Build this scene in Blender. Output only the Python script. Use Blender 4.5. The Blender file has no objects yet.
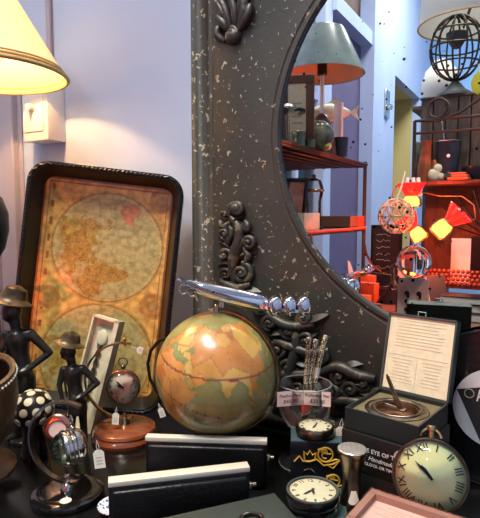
import bpy, bmesh, math, random
from mathutils import Vector, Matrix, Euler
random.seed(7)
PI = math.pi
R_ = math.radians
COL = bpy.context.scene.collection

# ------------------------------------------------------------------ camera frame
FPX = 520.0
CAM = Vector((0, 0, 1.34))
YAW, PIT = R_(30), R_(5)
Fv = Vector((-math.sin(YAW)*math.cos(PIT), math.cos(YAW)*math.cos(PIT), -math.sin(PIT)))
Rv = Vector((math.cos(YAW), math.sin(YAW), 0))
Uv = Rv.cross(Fv)
Z0 = 0.90            # display table top
YM = 0.93            # mirror glass plane
YF = 0.924            # face of the mirror frame
YW = 1.00            # wall behind the mirror

def ray(px, py): return Fv + Rv*((px-240)/FPX) - Uv*((py-259)/FPX)
def P(px, py, d): return CAM + ray(px, py)*d
def T(px, py, z=Z0):
    r = ray(px, py); return CAM + r*((z-CAM.z)/r.z)
def WY(px, py, Y):
    r = ray(px, py); return CAM + r*(Y/r.y)
def flip(p): return Vector((p.x, 2*YM-p.y, p.z))
def VP(px, py, d): return flip(P(px, py, d))          # place in the room seen by way of the mirror
def VX(px, py, X):
    r = ray(px, py); return flip(CAM + r*(X/r.x))
def VT(px, py, z): return flip(T(px, py, z))
def VY(px, py, Y):                                     # Y is the real one
    r = ray(px, py); return flip(CAM + r*((2*YM-Y)/r.y))
def dep(p): return (p-CAM).dot(Fv)
def S(px, d): return px*d/FPX

# ------------------------------------------------------------------ materials
def nmat(name):
    m = bpy.data.materials.new(name); m.use_nodes = True
    nt = m.node_tree; nt.nodes.clear()
    o = nt.nodes.new('ShaderNodeOutputMaterial')
    return m, nt, o
def N(nt, t, **kw):
    n = nt.nodes.new(t)
    for k, v in kw.items(): setattr(n, k, v)
    return n
def L(nt, a, b): nt.links.new(a, b)
def c4(c): return (c[0], c[1], c[2], 1)
def srgb(r, g, b):
    f = lambda v: (v/255/12.92) if v/255 <= .04045 else ((v/255+.055)/1.055)**2.4
    return (f(r), f(g), f(b))

def pm(name, col, rough=.5, metal=0, var=.0, scale=30, col2=None, bump=0, coat=0, emis=None, es=0, trans=0, ior=1.45, spec=.5, detail=4, lo=.35, hi=.65, sss=0):
    m, nt, o = nmat(name)
    b = N(nt, 'ShaderNodeBsdfPrincipled')
    b.inputs['Base Color'].default_value = c4(col)
    b.inputs['Roughness'].default_value = rough
    b.inputs['Metallic'].default_value = metal
    b.inputs['Coat Weight'].default_value = coat
    b.inputs['Transmission Weight'].default_value = trans
    b.inputs['IOR'].default_value = ior
    b.inputs['Specular IOR Level'].default_value = spec
    if emis:
        b.inputs['Emission Color'].default_value = c4(emis); b.inputs['Emission Strength'].default_value = es
    if var or col2 or bump:
        tc = N(nt, 'ShaderNodeTexCoord'); no = N(nt, 'ShaderNodeTexNoise')
        no.inputs['Scale'].default_value = scale; no.inputs['Detail'].default_value = detail
        L(nt, tc.outputs['Object'], no.inputs['Vector'])
        if var or col2:
            cr = N(nt, 'ShaderNodeValToRGB')
            c2 = col2 if col2 else tuple(min(1, max(0, c*(1+var))) for c in col)
            c1 = col if col2 else tuple(max(0, c*(1-var)) for c in col)
            cr.color_ramp.elements[0].position = lo; cr.color_ramp.elements[1].position = hi
            cr.color_ramp.elements[0].color = c4(c1); cr.color_ramp.elements[1].color = c4(c2)
            L(nt, no.outputs['Fac'], cr.inputs['Fac']); L(nt, cr.outputs['Color'], b.inputs['Base Color'])
        if bump:
            bp = N(nt, 'ShaderNodeBump'); bp.inputs['Strength'].default_value = bump; bp.inputs['Distance'].default_value = .004
            L(nt, no.outputs['Fac'], bp.inputs['Height']); L(nt, bp.outputs['Normal'], b.inputs['Normal'])
    L(nt, b.outputs[0], o.inputs[0])
    return m

def wood(name, c1, c2, rough=.4, scale=6, dist=4, axis='X', coat=0, bump=.15):
    m, nt, o = nmat(name)
    b = N(nt, 'ShaderNodeBsdfPrincipled'); b.inputs['Roughness'].default_value = rough; b.inputs['Coat Weight'].default_value = coat
    tc = N(nt, 'ShaderNodeTexCoord'); mp = N(nt, 'ShaderNodeMapping')
    mp.inputs['Scale'].default_value = {'X': (1, 6, 6), 'Y': (6, 1, 6), 'Z': (6, 6, 1)}[axis]
    no = N(nt, 'ShaderNodeTexNoise'); no.inputs['Scale'].default_value = scale; no.inputs['Detail'].default_value = 6; no.inputs['Distortion'].default_value = dist*.2
    cr = N(nt, 'ShaderNodeValToRGB')
    cr.color_ramp.elements[0].position = .3; cr.color_ramp.elements[1].position = .7
    cr.color_ramp.elements[0].color = c4(c1); cr.color_ramp.elements[1].color = c4(c2)
    L(nt, tc.outputs['Object'], mp.inputs[0]); L(nt, mp.outputs[0], no.inputs['Vector']); L(nt, no.outputs['Fac'], cr.inputs[0]); L(nt, cr.outputs[0], b.inputs['Base Color'])
    bp = N(nt, 'ShaderNodeBump'); bp.inputs['Strength'].default_value = bump; bp.inputs['Distance'].default_value = .003
    L(nt, no.outputs['Fac'], bp.inputs['Height']); L(nt, bp.outputs[0], b.inputs['Normal'])
    L(nt, b.outputs[0], o.inputs[0]); return m

def clearglass(name, tint=(1, 1, 1), f=1.0, rough=.02):
    m, nt, o = nmat(name)
    t = N(nt, 'ShaderNodeBsdfTransparent'); t.inputs[0].default_value = c4(tint)
    g = N(nt, 'ShaderNodeBsdfGlossy'); g.inputs['Roughness'].default_value = rough
    fr = N(nt, 'ShaderNodeFresnel'); fr.inputs[0].default_value = 1.5
    mu = N(nt, 'ShaderNodeMath', operation='MULTIPLY'); mu.inputs[1].default_value = f
    mx = N(nt, 'ShaderNodeMixShader')
    L(nt, fr.outputs[0], mu.inputs[0]); L(nt, mu.outputs[0], mx.inputs[0]); L(nt, t.outputs[0], mx.inputs[1]); L(nt, g.outputs[0], mx.inputs[2]); L(nt, mx.outputs[0], o.inputs[0])
    return m

def mirror_mat():
    m, nt, o = nmat('silvered_glass')
    b = N(nt, 'ShaderNodeBsdfPrincipled'); b.inputs['Metallic'].default_value = 1; b.inputs['Roughness'].default_value = 0.0
    tc = N(nt, 'ShaderNodeTexCoord')
    vo = N(nt, 'ShaderNodeTexVoronoi'); vo.inputs['Scale'].default_value = 60
    no = N(nt, 'ShaderNodeTexNoise'); no.inputs['Scale'].default_value = 9; no.inputs['Detail'].default_value = 1
    L(nt, tc.outputs['Object'], vo.inputs['Vector']); L(nt, tc.outputs['Object'], no.inputs['Vector'])
    sb = N(nt, 'ShaderNodeMath', operation='SUBTRACT'); sb.inputs[1].default_value = .44; L(nt, no.outputs['Fac'], sb.inputs[0])
    ml = N(nt, 'ShaderNodeMath', operation='MULTIPLY'); ml.inputs[1].default_value = .62; L(nt, sb.outputs[0], ml.inputs[0])
    lt = N(nt, 'ShaderNodeMath', operation='LESS_THAN'); L(nt, vo.outputs['Distance'], lt.inputs[0]); L(nt, ml.outputs[0], lt.inputs[1])
    mx = N(nt, 'ShaderNodeMix', data_type='RGBA'); mx.inputs[6].default_value = (.93, .95, .95, 1); mx.inputs[7].default_value = (.05, .045, .05, 1)
    L(nt, lt.outputs[0], mx.inputs[0]); L(nt, mx.outputs[2], b.inputs['Base Color']); L(nt, b.outputs[0], o.inputs[0])
    return m

def frame_mat(name, base, chip, amt=.60, scale=26):
    m, nt, o = nmat(name)
    b = N(nt, 'ShaderNodeBsdfPrincipled'); b.inputs['Roughness'].default_value = .42
    tc = N(nt, 'ShaderNodeTexCoord')
    n1 = N(nt, 'ShaderNodeTexNoise'); n1.inputs['Scale'].default_value = scale; n1.inputs['Detail'].default_value = 5; n1.inputs['Roughness'].default_value = .55; n1.inputs['Distortion'].default_value = .6
    n2 = N(nt, 'ShaderNodeTexNoise'); n2.inputs['Scale'].default_value = 5; n2.inputs['Detail'].default_value = 3
    n3 = N(nt, 'ShaderNodeTexNoise'); n3.inputs['Scale'].default_value = 3.2; n3.inputs['Detail'].default_value = 2
    for n in (n1, n2, n3): L(nt, tc.outputs['Object'], n.inputs['Vector'])
    ad = N(nt, 'ShaderNodeMath', operation='MULTIPLY_ADD'); ad.inputs[1].default_value = .18; L(nt, n3.outputs['Fac'], ad.inputs[0]); L(nt, n1.outputs['Fac'], ad.inputs[2])
    cr = N(nt, 'ShaderNodeValToRGB'); cr.color_ramp.elements[0].position = amt+.09; cr.color_ramp.elements[1].position = amt+.115
    cr.color_ramp.elements[0].color = (0, 0, 0, 1); cr.color_ramp.elements[1].color = (1, 1, 1, 1)
    L(nt, ad.outputs[0], cr.inputs[0])
    c2 = N(nt, 'ShaderNodeValToRGB'); c2.color_ramp.elements[0].position = .35; c2.color_ramp.elements[1].position = .7
    c2.color_ramp.elements[0].color = c4(tuple(x*.7 for x in base)); c2.color_ramp.elements[1].color = c4(tuple(x*1.35 for x in base))
    L(nt, n2.outputs['Fac'], c2.inputs[0])
    mx = N(nt, 'ShaderNodeMix', data_type='RGBA'); mx.inputs[7].default_value = c4(chip)
    L(nt, cr.outputs[0], mx.inputs[0]); L(nt, c2.outputs[0], mx.inputs[6]); L(nt, mx.outputs[2], b.inputs['Base Color'])
    bp = N(nt, 'ShaderNodeBump'); bp.inputs['Strength'].default_value = .25; bp.inputs['Distance'].default_value = .003
    L(nt, n1.outputs['Fac'], bp.inputs['Height']); L(nt, bp.outputs[0], b.inputs['Normal'])
    L(nt, b.outputs[0], o.inputs[0]); return m

def attr_mat(name, rough=.35, coat=.0, mottled=.25, scale=60):
    m, nt, o = nmat(name)
    b = N(nt, 'ShaderNodeBsdfPrincipled'); b.inputs['Roughness'].default_value = rough; b.inputs['Coat Weight'].default_value = coat; b.inputs['Coat Roughness'].default_value = .15
    at = N(nt, 'ShaderNodeAttribute'); at.attribute_name = 'ink'
    tc = N(nt, 'ShaderNodeTexCoord'); no = N(nt, 'ShaderNodeTexNoise'); no.inputs['Scale'].default_value = scale; no.inputs['Detail'].default_value = 6
    L(nt, tc.outputs['Object'], no.inputs['Vector'])
    cr = N(nt, 'ShaderNodeValToRGB'); cr.color_ramp.elements[0].position = .36; cr.color_ramp.elements[1].position = .6
    lo = 1-mottled
    cr.color_ramp.elements[0].color = (lo, lo*.93, lo*.85, 1); cr.color_ramp.elements[1].color = (1, 1, 1, 1)
    L(nt, no.outputs['Fac'], cr.inputs[0])
    mx = N(nt, 'ShaderNodeMix', data_type='RGBA', blend_type='MULTIPLY'); mx.inputs[0].default_value = 1
    L(nt, at.outputs['Color'], mx.inputs[6]); L(nt, cr.outputs[0], mx.inputs[7]); L(nt, mx.outputs[2], b.inputs['Base Color'])
    L(nt, b.outputs[0], o.inputs[0]); return m

def emit_mat(name, col, s):
    m, nt, o = nmat(name)
    e = N(nt, 'ShaderNodeEmission'); e.inputs[0].default_value = c4(col); e.inputs[1].default_value = s
    L(nt, e.outputs[0], o.inputs[0]); return m

def shade_mat(name, col, tr=.6):
    m, nt, o = nmat(name)
    d = N(nt, 'ShaderNodeBsdfDiffuse'); d.inputs[0].default_value = c4(col)
    t = N(nt, 'ShaderNodeBsdfTranslucent'); t.inputs[0].default_value = c4(col)
    mx = N(nt, 'ShaderNodeMixShader'); mx.inputs[0].default_value = tr
    L(nt, d.outputs[0], mx.inputs[1]); L(nt, t.outputs[0], mx.inputs[2]); L(nt, mx.outputs[0], o.inputs[0]); return m

M = {}
M['wall'] = pm('blue_lavender_paint', srgb(168, 184, 211), .6, var=.03, scale=4)
M['wall_far'] = pm('sky_blue_paint', srgb(150, 200, 245), .6, var=.03, scale=4)
M['wall_left'] = pm('pale_blue_paint', srgb(190, 206, 238), .6, var=.03, scale=4)
M['trimw'] = pm('grey_lavender_trim_paint', srgb(158, 154, 166), .5)
M['mauve'] = pm('mauve_paint', srgb(106, 95, 128), .55, var=.05, scale=6)
M['tan'] = pm('tan_plaster', srgb(215, 195, 130), .7)
M['ceil'] = pm('white_ceiling_paint', srgb(225, 225, 225), .8)
M['floor'] = wood('dark_floor_boards', (.06, .04, .03), (.13, .09, .06), .5, 5)
M['blacktop'] = pm('black_lacquer', srgb(15, 16, 15), .22, var=.3, scale=20, spec=.4)
M['frame'] = frame_mat('charcoal_chipped_paint', srgb(52, 52, 47), srgb(160, 150, 126), .640, 95)
M['mould'] = frame_mat('charcoal_worn_moulding', srgb(66, 68, 60), srgb(168, 160, 134), .622, 80)
M['carve'] = frame_mat('dark_carving_paint', srgb(42, 42, 40), srgb(92, 84, 68), .60, 40)
M['mirror'] = mirror_mat()
M['glass'] = clearglass('clear_glass', (.97, .985, .975), 1.0)
def paled():  # white diffuse by fresnel imitates bright reflections along the glass edges
    m, nt, o = nmat('goblet_glass')
    t = N(nt, 'ShaderNodeBsdfTransparent'); t.inputs[0].default_value = (.96, .98, .97, 1)
    g = N(nt, 'ShaderNodeBsdfGlossy'); g.inputs['Roughness'].default_value = .05
    d = N(nt, 'ShaderNodeBsdfDiffuse'); d.inputs[0].default_value = (.9, .92, .9, 1)
    fr = N(nt, 'ShaderNodeFresnel'); fr.inputs[0].default_value = 1.36
    m1 = N(nt, 'ShaderNodeMixShader'); m1.inputs[0].default_value = .45; m2 = N(nt, 'ShaderNodeMixShader')
    L(nt, g.outputs[0], m1.inputs[1]); L(nt, d.outputs[0], m1.inputs[2]); L(nt, fr.outputs[0], m2.inputs[0]); L(nt, t.outputs[0], m2.inputs[1]); L(nt, m1.outputs[0], m2.inputs[2]); L(nt, m2.outputs[0], o.inputs[0])
    return m
M['goblet'] = paled()
M['domeglass'] = clearglass('watch_glass', (.99, 1, .99), .9)
M['crystal'] = pm('solid_crystal', (.97, 1, .99), 0.0, trans=1, ior=1.5)
M['aqua_lens'] = clearglass('aqua_glass_dome', (.84, .97, .95), 1.0, .04)
M['chrome'] = pm('polished_chrome', (.86, .86, .88), .07, 1)
M['nickel'] = pm('worn_nickel', (.62, .58, .53), .18, 1, var=.15, scale=40)
M['brass'] = pm('aged_brass', (.45, .34, .19), .28, 1, var=.3, scale=60)
M['bronze'] = pm('dark_bronze', (.23, .18, .13), .3, 1, var=.35, scale=70)
M['copper'] = pm('copper_metal', (.62, .32, .2), .25, 1, var=.2, scale=40)
M['statue'] = pm('dark_patina', srgb(33, 33, 31), .3, .15, col2=srgb(64, 60, 48), scale=60, lo=.45, hi=.8)
M['statuehat'] = pm('brown_gold_patina', srgb(58, 48, 34), .35, .3, col2=srgb(118, 96, 60), scale=45, lo=.4, hi=.7)
M['cream'] = pm('cream_card', srgb(226, 214, 180), .6, var=.06, scale=60)
M['paper'] = pm('white_paper', srgb(240, 236, 222), .6)
M['pinkpaper'] = pm('pale_pink_card', srgb(240, 214, 205), .6)
M['lining'] = pm('printed_lining_paper', srgb(222, 212, 180), .6, var=.06, scale=90)
M['ink'] = pm('black_ink', (.02, .02, .022), .5)
M['greyink'] = pm('faded_grey_print', srgb(176, 168, 146), .6)
M['whiteink'] = pm('white_print', srgb(225, 225, 225), .5)
M['goldink'] = pm('gold_print', srgb(228, 190, 70), .35, .3)
M['redink'] = pm('red_thread', srgb(190, 30, 25), .5)
M['blackcard'] = pm('black_card', srgb(16, 17, 19), .5)
M['greenblack'] = pm('green_black_card', srgb(28, 35, 34), .45)
M['blackleather'] = pm('black_leather', srgb(19, 19, 21), .33, bump=.25, scale=260)
M['greygreen'] = pm('grey_green_card', srgb(56, 66, 62), .55, var=.06, scale=40)
M['navy'] = pm('navy_card', srgb(15, 24, 33), .4)
M['teal'] = pm('dusty_teal_card', srgb(72, 108, 106), .55, var=.08, scale=40)
M['tealtop'] = pm('slate_teal_card', srgb(60, 82, 88), .5)
M['pinkwood'] = pm('dusty_pink_card', srgb(156, 118, 104), .6, var=.05, scale=40)
M['dial'] = pm('cream_dial', srgb(232, 224, 192), .4, var=.05, scale=40)
M['dialy'] = pm('yellow_green_dial', srgb(236, 230, 158), .35, col2=srgb(188, 214, 172), scale=16)
M['dialpink'] = pm('mother_of_pearl_dial', srgb(238, 230, 204), .35, col2=srgb(214, 150, 126), scale=40, lo=.5, hi=.62)
M['redwood'] = wood('reddish_mahogany', srgb(98, 44, 24), srgb(150, 78, 44), .25, 9, coat=.5)
M['bowlwood'] = wood('carved_brown_wood', srgb(70, 56, 38), srgb(120, 98, 66), .45, 14, axis='Z')
M['darkin'] = pm('dark_bowl_inside', srgb(16, 14, 12), .6)
M['plank'] = wood('dark_planks', srgb(70, 54, 44), srgb(116, 92, 74), .6, 7, axis='Z')
M['redplank'] = wood('reddish_brown_boards', srgb(88, 40, 26), srgb(125, 62, 40), .5, 7, axis='Z')
M['gold_edge'] = pm('silver_gilt_edge', (.80, .78, .70), .25, .75, var=.1, scale=80)
M['pale_edge'] = pm('pale_silver_edge', srgb(228, 224, 206), .35, .1)
M['vinyl'] = pm('black_vinyl', srgb(14, 15, 17), .22, coat=.3)
M['reclabel'] = pm('pale_pink_record_label', srgb(222, 208, 206), .45, col2=srgb(176, 186, 192), scale=14)
M['shade_l'] = shade_mat('cream_lampshade_cloth', srgb(252, 242, 212), .45)
M['shade_w'] = shade_mat('white_lampshade_cloth', srgb(240, 238, 228), .45)
M['braid'] = pm('grey_braid_trim', srgb(190, 165, 110), .7)
M['greyshade'] = pm('grey_green_enamel', srgb(128, 142, 134), .22, var=.12, scale=18, coat=.4)
M['shadein'] = pm('salmon_shade_lining', srgb(226, 168, 128), .6)
M['switch'] = pm('white_plastic', srgb(226, 222, 220), .35)
M['blackwood'] = pm('black_lacquered_wood', srgb(22, 19, 17), .35, bump=.1, scale=90)
M['wire'] = pm('dark_iron_wire', srgb(70, 60, 52), .45, .6)
M['rattan'] = pm('pale_cane', srgb(196, 172, 140), .5)
M['slab'] = pm('dark_stone', srgb(66, 74, 72), .6, var=.3, scale=20)
M['redglass'] = pm('red_glass', srgb(200, 16, 20), .15, emis=(1, .03, .02), es=.9, coat=.5)
M['glow'] = emit_mat('lit_core', (1, .74, .36), 4.6)
M['amberglass'] = clearglass('amber_red_glass', (1, .42, .16), .8, .1)
M['bulb'] = emit_mat('lit_bulb', (1, .72, .3), 12)
M['bulbdim'] = emit_mat('dim_lit_bulb', (1, .8, .6), 3)
M['fill_glow'] = emit_mat('added_fill_diffuser', (1, .97, .93), 4)  # emitting face of the added ceiling fill panels
M['orangebox'] = pm('orange_card', srgb(206, 96, 58), .6, var=.12, scale=25)
M['redcard'] = pm('orange_red_paint', srgb(222, 74, 44), .5)
M['browncard'] = pm('brown_card', srgb(110, 74, 56), .6)
M['leather'] = pm('tan_leather', srgb(150, 84, 48), .45, var=.15, scale=30)
M['cupblack'] = pm('charcoal_enamel', srgb(40, 44, 54), .3)
M['fish'] = pm('pearly_shell', srgb(226, 226, 205), .25, col2=srgb(196, 186, 150), scale=30)
M['stoneball'] = pm('mottled_green_stone', srgb(74, 84, 66), .15, col2=srgb(150, 148, 112), scale=26, coat=.4)
M['tin'] = pm('green_grey_tin', srgb(110, 112, 92), .3, .6, var=.15, scale=40)
M['bottle'] = pm('dark_olive_ceramic', srgb(52, 60, 50), .3, col2=srgb(110, 66, 54), scale=10)
M['lemon'] = pm('yellow_glaze', srgb(226, 200, 110), .3)
M['picture'] = pm('red_brown_print', srgb(170, 92, 70), .5, col2=srgb(226, 170, 140), scale=18)
M['leaf'] = pm('yellow_green_leaf', srgb(190, 196, 50), .5)
M['greysteel'] = pm('grey_steel_plate', srgb(206, 200, 190), .35, .0, col2=srgb(212, 128, 112), scale=9)  # pink blotches in the steel stand in for red lamplight
M['chalk'] = pm('chalkboard', srgb(36, 34, 36), .6)
M['bluewhite'] = None
M['foliage'] = pm('garden_leaves', srgb(150, 170, 130), .6)
M['beads'] = pm('amber_beads', srgb(150, 70, 44), .25)

def dotted_mat(name, base, dot, scale=14, th=.27):
    m, nt, o = nmat(name)
    b = N(nt, 'ShaderNodeBsdfPrincipled'); b.inputs['Roughness'].default_value = .3
    tc = N(nt, 'ShaderNodeTexCoord'); vo = N(nt, 'ShaderNodeTexVoronoi'); vo.inputs['Scale'].default_value = scale; vo.inputs['Randomness'].default_value = .6
    lt = N(nt, 'ShaderNodeMath', operation='LESS_THAN'); lt.inputs[1].default_value = th
    mx = N(nt, 'ShaderNodeMix', data_type='RGBA'); mx.inputs[6].default_value = c4(base); mx.inputs[7].default_value = c4(dot)
    L(nt, tc.outputs['Object'], vo.inputs['Vector']); L(nt, vo.outputs['Distance'], lt.inputs[0]); L(nt, lt.outputs[0], mx.inputs[0]); L(nt, mx.outputs[2], b.inputs['Base Color']); L(nt, b.outputs[0], o.inputs[0])
    return m
M['bluewhite'] = dotted_mat('blue_and_white_glaze', srgb(232, 234, 240), srgb(40, 60, 150), 170, .35)
M['pen'] = dotted_mat('silver_gold_scale_pattern', srgb(92, 82, 62), srgb(232, 222, 190), 330, .46)

# ------------------------------------------------------------------ mesh builder
class B:
    def __init__(s): s.bm = bmesh.new()
    def _x(s, vs, m):
        if m is not None:
            for v in vs: v.co = m @ v.co
    def box(s, size, c=(0, 0, 0), bev=0, m=None, rot=None, seg=2):
        r = bmesh.ops.create_cube(s.bm, size=1); vs = r['verts']
        for v in vs: v.co = Vector((v.co.x*size[0], v.co.y*size[1], v.co.z*size[2]))
        if bev:
            es = list({e for v in vs for e in v.link_edges})
            rr = bmesh.ops.bevel(s.bm, geom=es, offset=bev, segments=seg, profile=.5, affect='EDGES')
            vs = list({v for f in rr['faces'] for v in f.verts} | {v for v in vs if v.is_valid})
        if rot is not None:
            e = Euler(rot).to_matrix()
            for v in vs: v.co = e @ v.co
        for v in vs: v.co += Vector(c)
        s._x(vs, m); return s
    def lathe(s, prof, n=48, m=None, ruffle=None):
        rings = []; allv = []
        for k, (r, z) in enumerate(prof):
            if r < 1e-6:
                v = s.bm.verts.new((0, 0, z)); rings.append([v]); allv.append(v)
            else:
                ring = []
                for i in range(n):
                    a = 2*PI*i/n; rr = r
                    zz = z
                    if ruffle: rr, zz = ruffle(r, z, a)
                    v = s.bm.verts.new((rr*math.cos(a), rr*math.sin(a), zz)); ring.append(v)
                rings.append(ring); allv += ring
        for a, b in zip(rings, rings[1:]):
            for i in range(n):
                j = (i+1) % n
                if len(a) == 1 and len(b) == 1: continue
                if len(a) == 1: s.bm.faces.new((a[0], b[i], b[j]))
                elif len(b) == 1: s.bm.faces.new((a[i], a[j], b[0]))
                else: s.bm.faces.new((a[i], a[j], b[j], b[i]))
        s._x(allv, m); return s
    def cyl(s, r, h, n=32, m=None, r2=None, bev=0):
        r2 = r if r2 is None else r2
        p = [(0, 0), (r-bev, 0), (r, bev), (r2, h-bev), (r2-bev, h), (0, h)] if bev else [(0, 0), (r, 0), (r2, h), (0, h)]
        return s.lathe(p, n, m)
    def sphere(s, r, c=(0, 0, 0), sc=(1, 1, 1), m=None, u=24, v=14):
        rr = bmesh.ops.create_uvsphere(s.bm, u_segments=u, v_segments=v, radius=r); vs = rr['verts']
        for q in vs: q.co = Vector((q.co.x*sc[0]+c[0], q.co.y*sc[1]+c[1], q.co.z*sc[2]+c[2]))
        s._x(vs, m); return s
    def tube(s, pts, r, n=8, closed=False, m=None, flat=None):
        pts = [Vector(p) for p in pts]; k = len(pts)
        rs = r if isinstance(r, (list, tuple)) else [r]*k
        rings = []; allv = []
        prev = None
        for i, p in enumerate(pts):
            if closed: t = pts[(i+1) % k]-pts[i-1]
            else: t = pts[min(i+1, k-1)]-pts[max(i-1, 0)]
            if t.length < 1e-9: t = Vector((0, 0, 1))
            t.normalize()
            if prev is None:
                a = Vector((0, 0, 1)) if abs(t.z) < .9 else Vector((1, 0, 0))
                nx = t.cross(a).normalized()
            else:
                nx = (prev - t*prev.dot(t))
                nx = nx.normalized() if nx.length > 1e-6 else t.orthogonal().normalized()
            prev = nx; ny = t.cross(nx)
            ring = [s.bm.verts.new(p + (nx*math.cos(2*PI*j/n)+ny*math.sin(2*PI*j/n))*rs[i]) for j in range(n)]
            rings.append(ring); allv += ring
        for i in range(k if closed else k-1):
            a, b = rings[i], rings[(i+1) % k]
            for j in range(n): s.bm.faces.new((a[j], a[(j+1) % n], b[(j+1) % n], b[j]))
        if not closed:
            s.bm.faces.new(rings[0][::-1]); s.bm.faces.new(rings[-1])
        s._x(allv, m); return s
    def band(s, R, a0, a1, w, th, n=48, m=None, c=(0, 0)):      # arc in the XZ plane, flat strip w along Y
        allv = []; rings = []
        for i in range(n+1):
            a = a0+(a1-a0)*i/n; ca, sa = math.cos(a), math.sin(a); ring = []
            for rr, yy in ((R-th/2, -w/2), (R+th/2, -w/2), (R+th/2, w/2), (R-th/2, w/2)):
                ring.append(s.bm.verts.new((c[0]+rr*ca, yy, c[1]+rr*sa)))
            rings.append(ring); allv += ring
        for a, b in zip(rings, rings[1:]):
            for j in range(4): s.bm.faces.new((a[j], a[(j+1) % 4], b[(j+1) % 4], b[j]))
        s.bm.faces.new(rings[0][::-1]); s.bm.faces.new(rings[-1])
        s._x(allv, m); return s
    def prism(s, pts, y0, y1, m=None):                           # outline in XZ, from y0 to y1
        a = [s.bm.verts.new((x, y0, z)) for x, z in pts]; b = [s.bm.verts.new((x, y1, z)) for x, z in pts]
        s.bm.faces.new(a); s.bm.faces.new(b[::-1])
        n = len(pts)
        for i in range(n): s.bm.faces.new((a[i], b[i], b[(i+1) % n], a[(i+1) % n]))
        s._x(a+b, m); return s
    def text(s, body, size, m, ext=.0002, align='CENTER', shear=0, spacing=1):
        cu = bpy.data.curves.new('lettering', 'FONT'); cu.body = body; cu.size = size; cu.extrude = ext
        cu.align_x = align; cu.align_y = 'CENTER'; cu.shear = shear; cu.space_line = spacing; cu.resolution_u = 2
        o = bpy.data.objects.new('lettering', cu); COL.objects.link(o)
        dg = bpy.context.evaluated_depsgraph_get(); me = bpy.data.meshes.new_from_object(o.evaluated_get(dg))
        n0 = len(s.bm.verts); s.bm.from_mesh(me); s.bm.verts.ensure_lookup_table()
        s._x(list(s.bm.verts)[n0:], m)
        bpy.data.objects.remove(o); bpy.data.curves.remove(cu); bpy.data.meshes.remove(me)
        return s
    def done(s, name, smooth=True, ang=35):
        bmesh.ops.recalc_face_normals(s.bm, faces=s.bm.faces[:])
        me = bpy.data.meshes.new(name); s.bm.to_mesh(me); s.bm.free()
        if smooth:
            me.polygons.foreach_set('use_smooth', [True]*len(me.polygons))
            me.set_sharp_from_angle(angle=R_(ang))
        return me

FACE = Matrix.Rotation(R_(90), 4, 'X')       # text plane XY -> XZ, reading from -Y
def TR(x=0, y=0, z=0): return Matrix.Translation((x, y, z))
def RX(a): return Matrix.Rotation(R_(a), 4, 'X')
def RY(a): return Matrix.Rotation(R_(a), 4, 'Y')
def RZ(a): return Matrix.Rotation(R_(a), 4, 'Z')

def place(o, loc, rz=30, tilt=0, roll=0):
    o.location = loc; o.rotation_euler = (R_(tilt), R_(roll), R_(rz)); return o
def tag(o, label, cat, group=None):
    o['label'] = label; o['category'] = cat
    if group: o['group'] = group
    return o
def thing(name, label, cat, loc, rz=30, tilt=0, roll=0, group=None):
    o = bpy.data.objects.new(name, None); o.empty_display_size = .02; COL.objects.link(o)
    place(o, loc, rz, tilt, roll); return tag(o, label, cat, group)
def part(name, b, mat, parent, label=None, smooth=True, ang=35):
    o = bpy.data.objects.new(name, b.done(name, smooth, ang)); COL.objects.link(o); o.data.materials.append(M[mat] if isinstance(mat, str) else mat)
    o.parent = parent
    if label: o['label'] = label
    return o
def solo(name, b, mat, label, cat, loc=(0, 0, 0), rz=0, tilt=0, roll=0, group=None, smooth=True, ang=35):
    o = bpy.data.objects.new(name, b.done(name, smooth, ang)); COL.objects.link(o); o.data.materials.append(M[mat] if isinstance(mat, str) else mat)
    place(o, loc, rz, tilt, roll); return tag(o, label, cat, group)
def struct(name, b, mat, smooth=False):
    o = bpy.data.objects.new(name, b.done(name, smooth)); COL.objects.link(o); o.data.materials.append(M[mat]); o['kind'] = 'structure'; return o
def arc(c, r, a0, a1, n=24, plane='XZ'):
    out = []
    for i in range(n+1):
        a = R_(a0+(a1-a0)*i/n)
        out.append((c[0]+r*math.cos(a), c[1], c[2]+r*math.sin(a)) if plane == 'XZ' else (c[0]+r*math.cos(a), c[1]+r*math.sin(a), c[2]))
    return out

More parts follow.
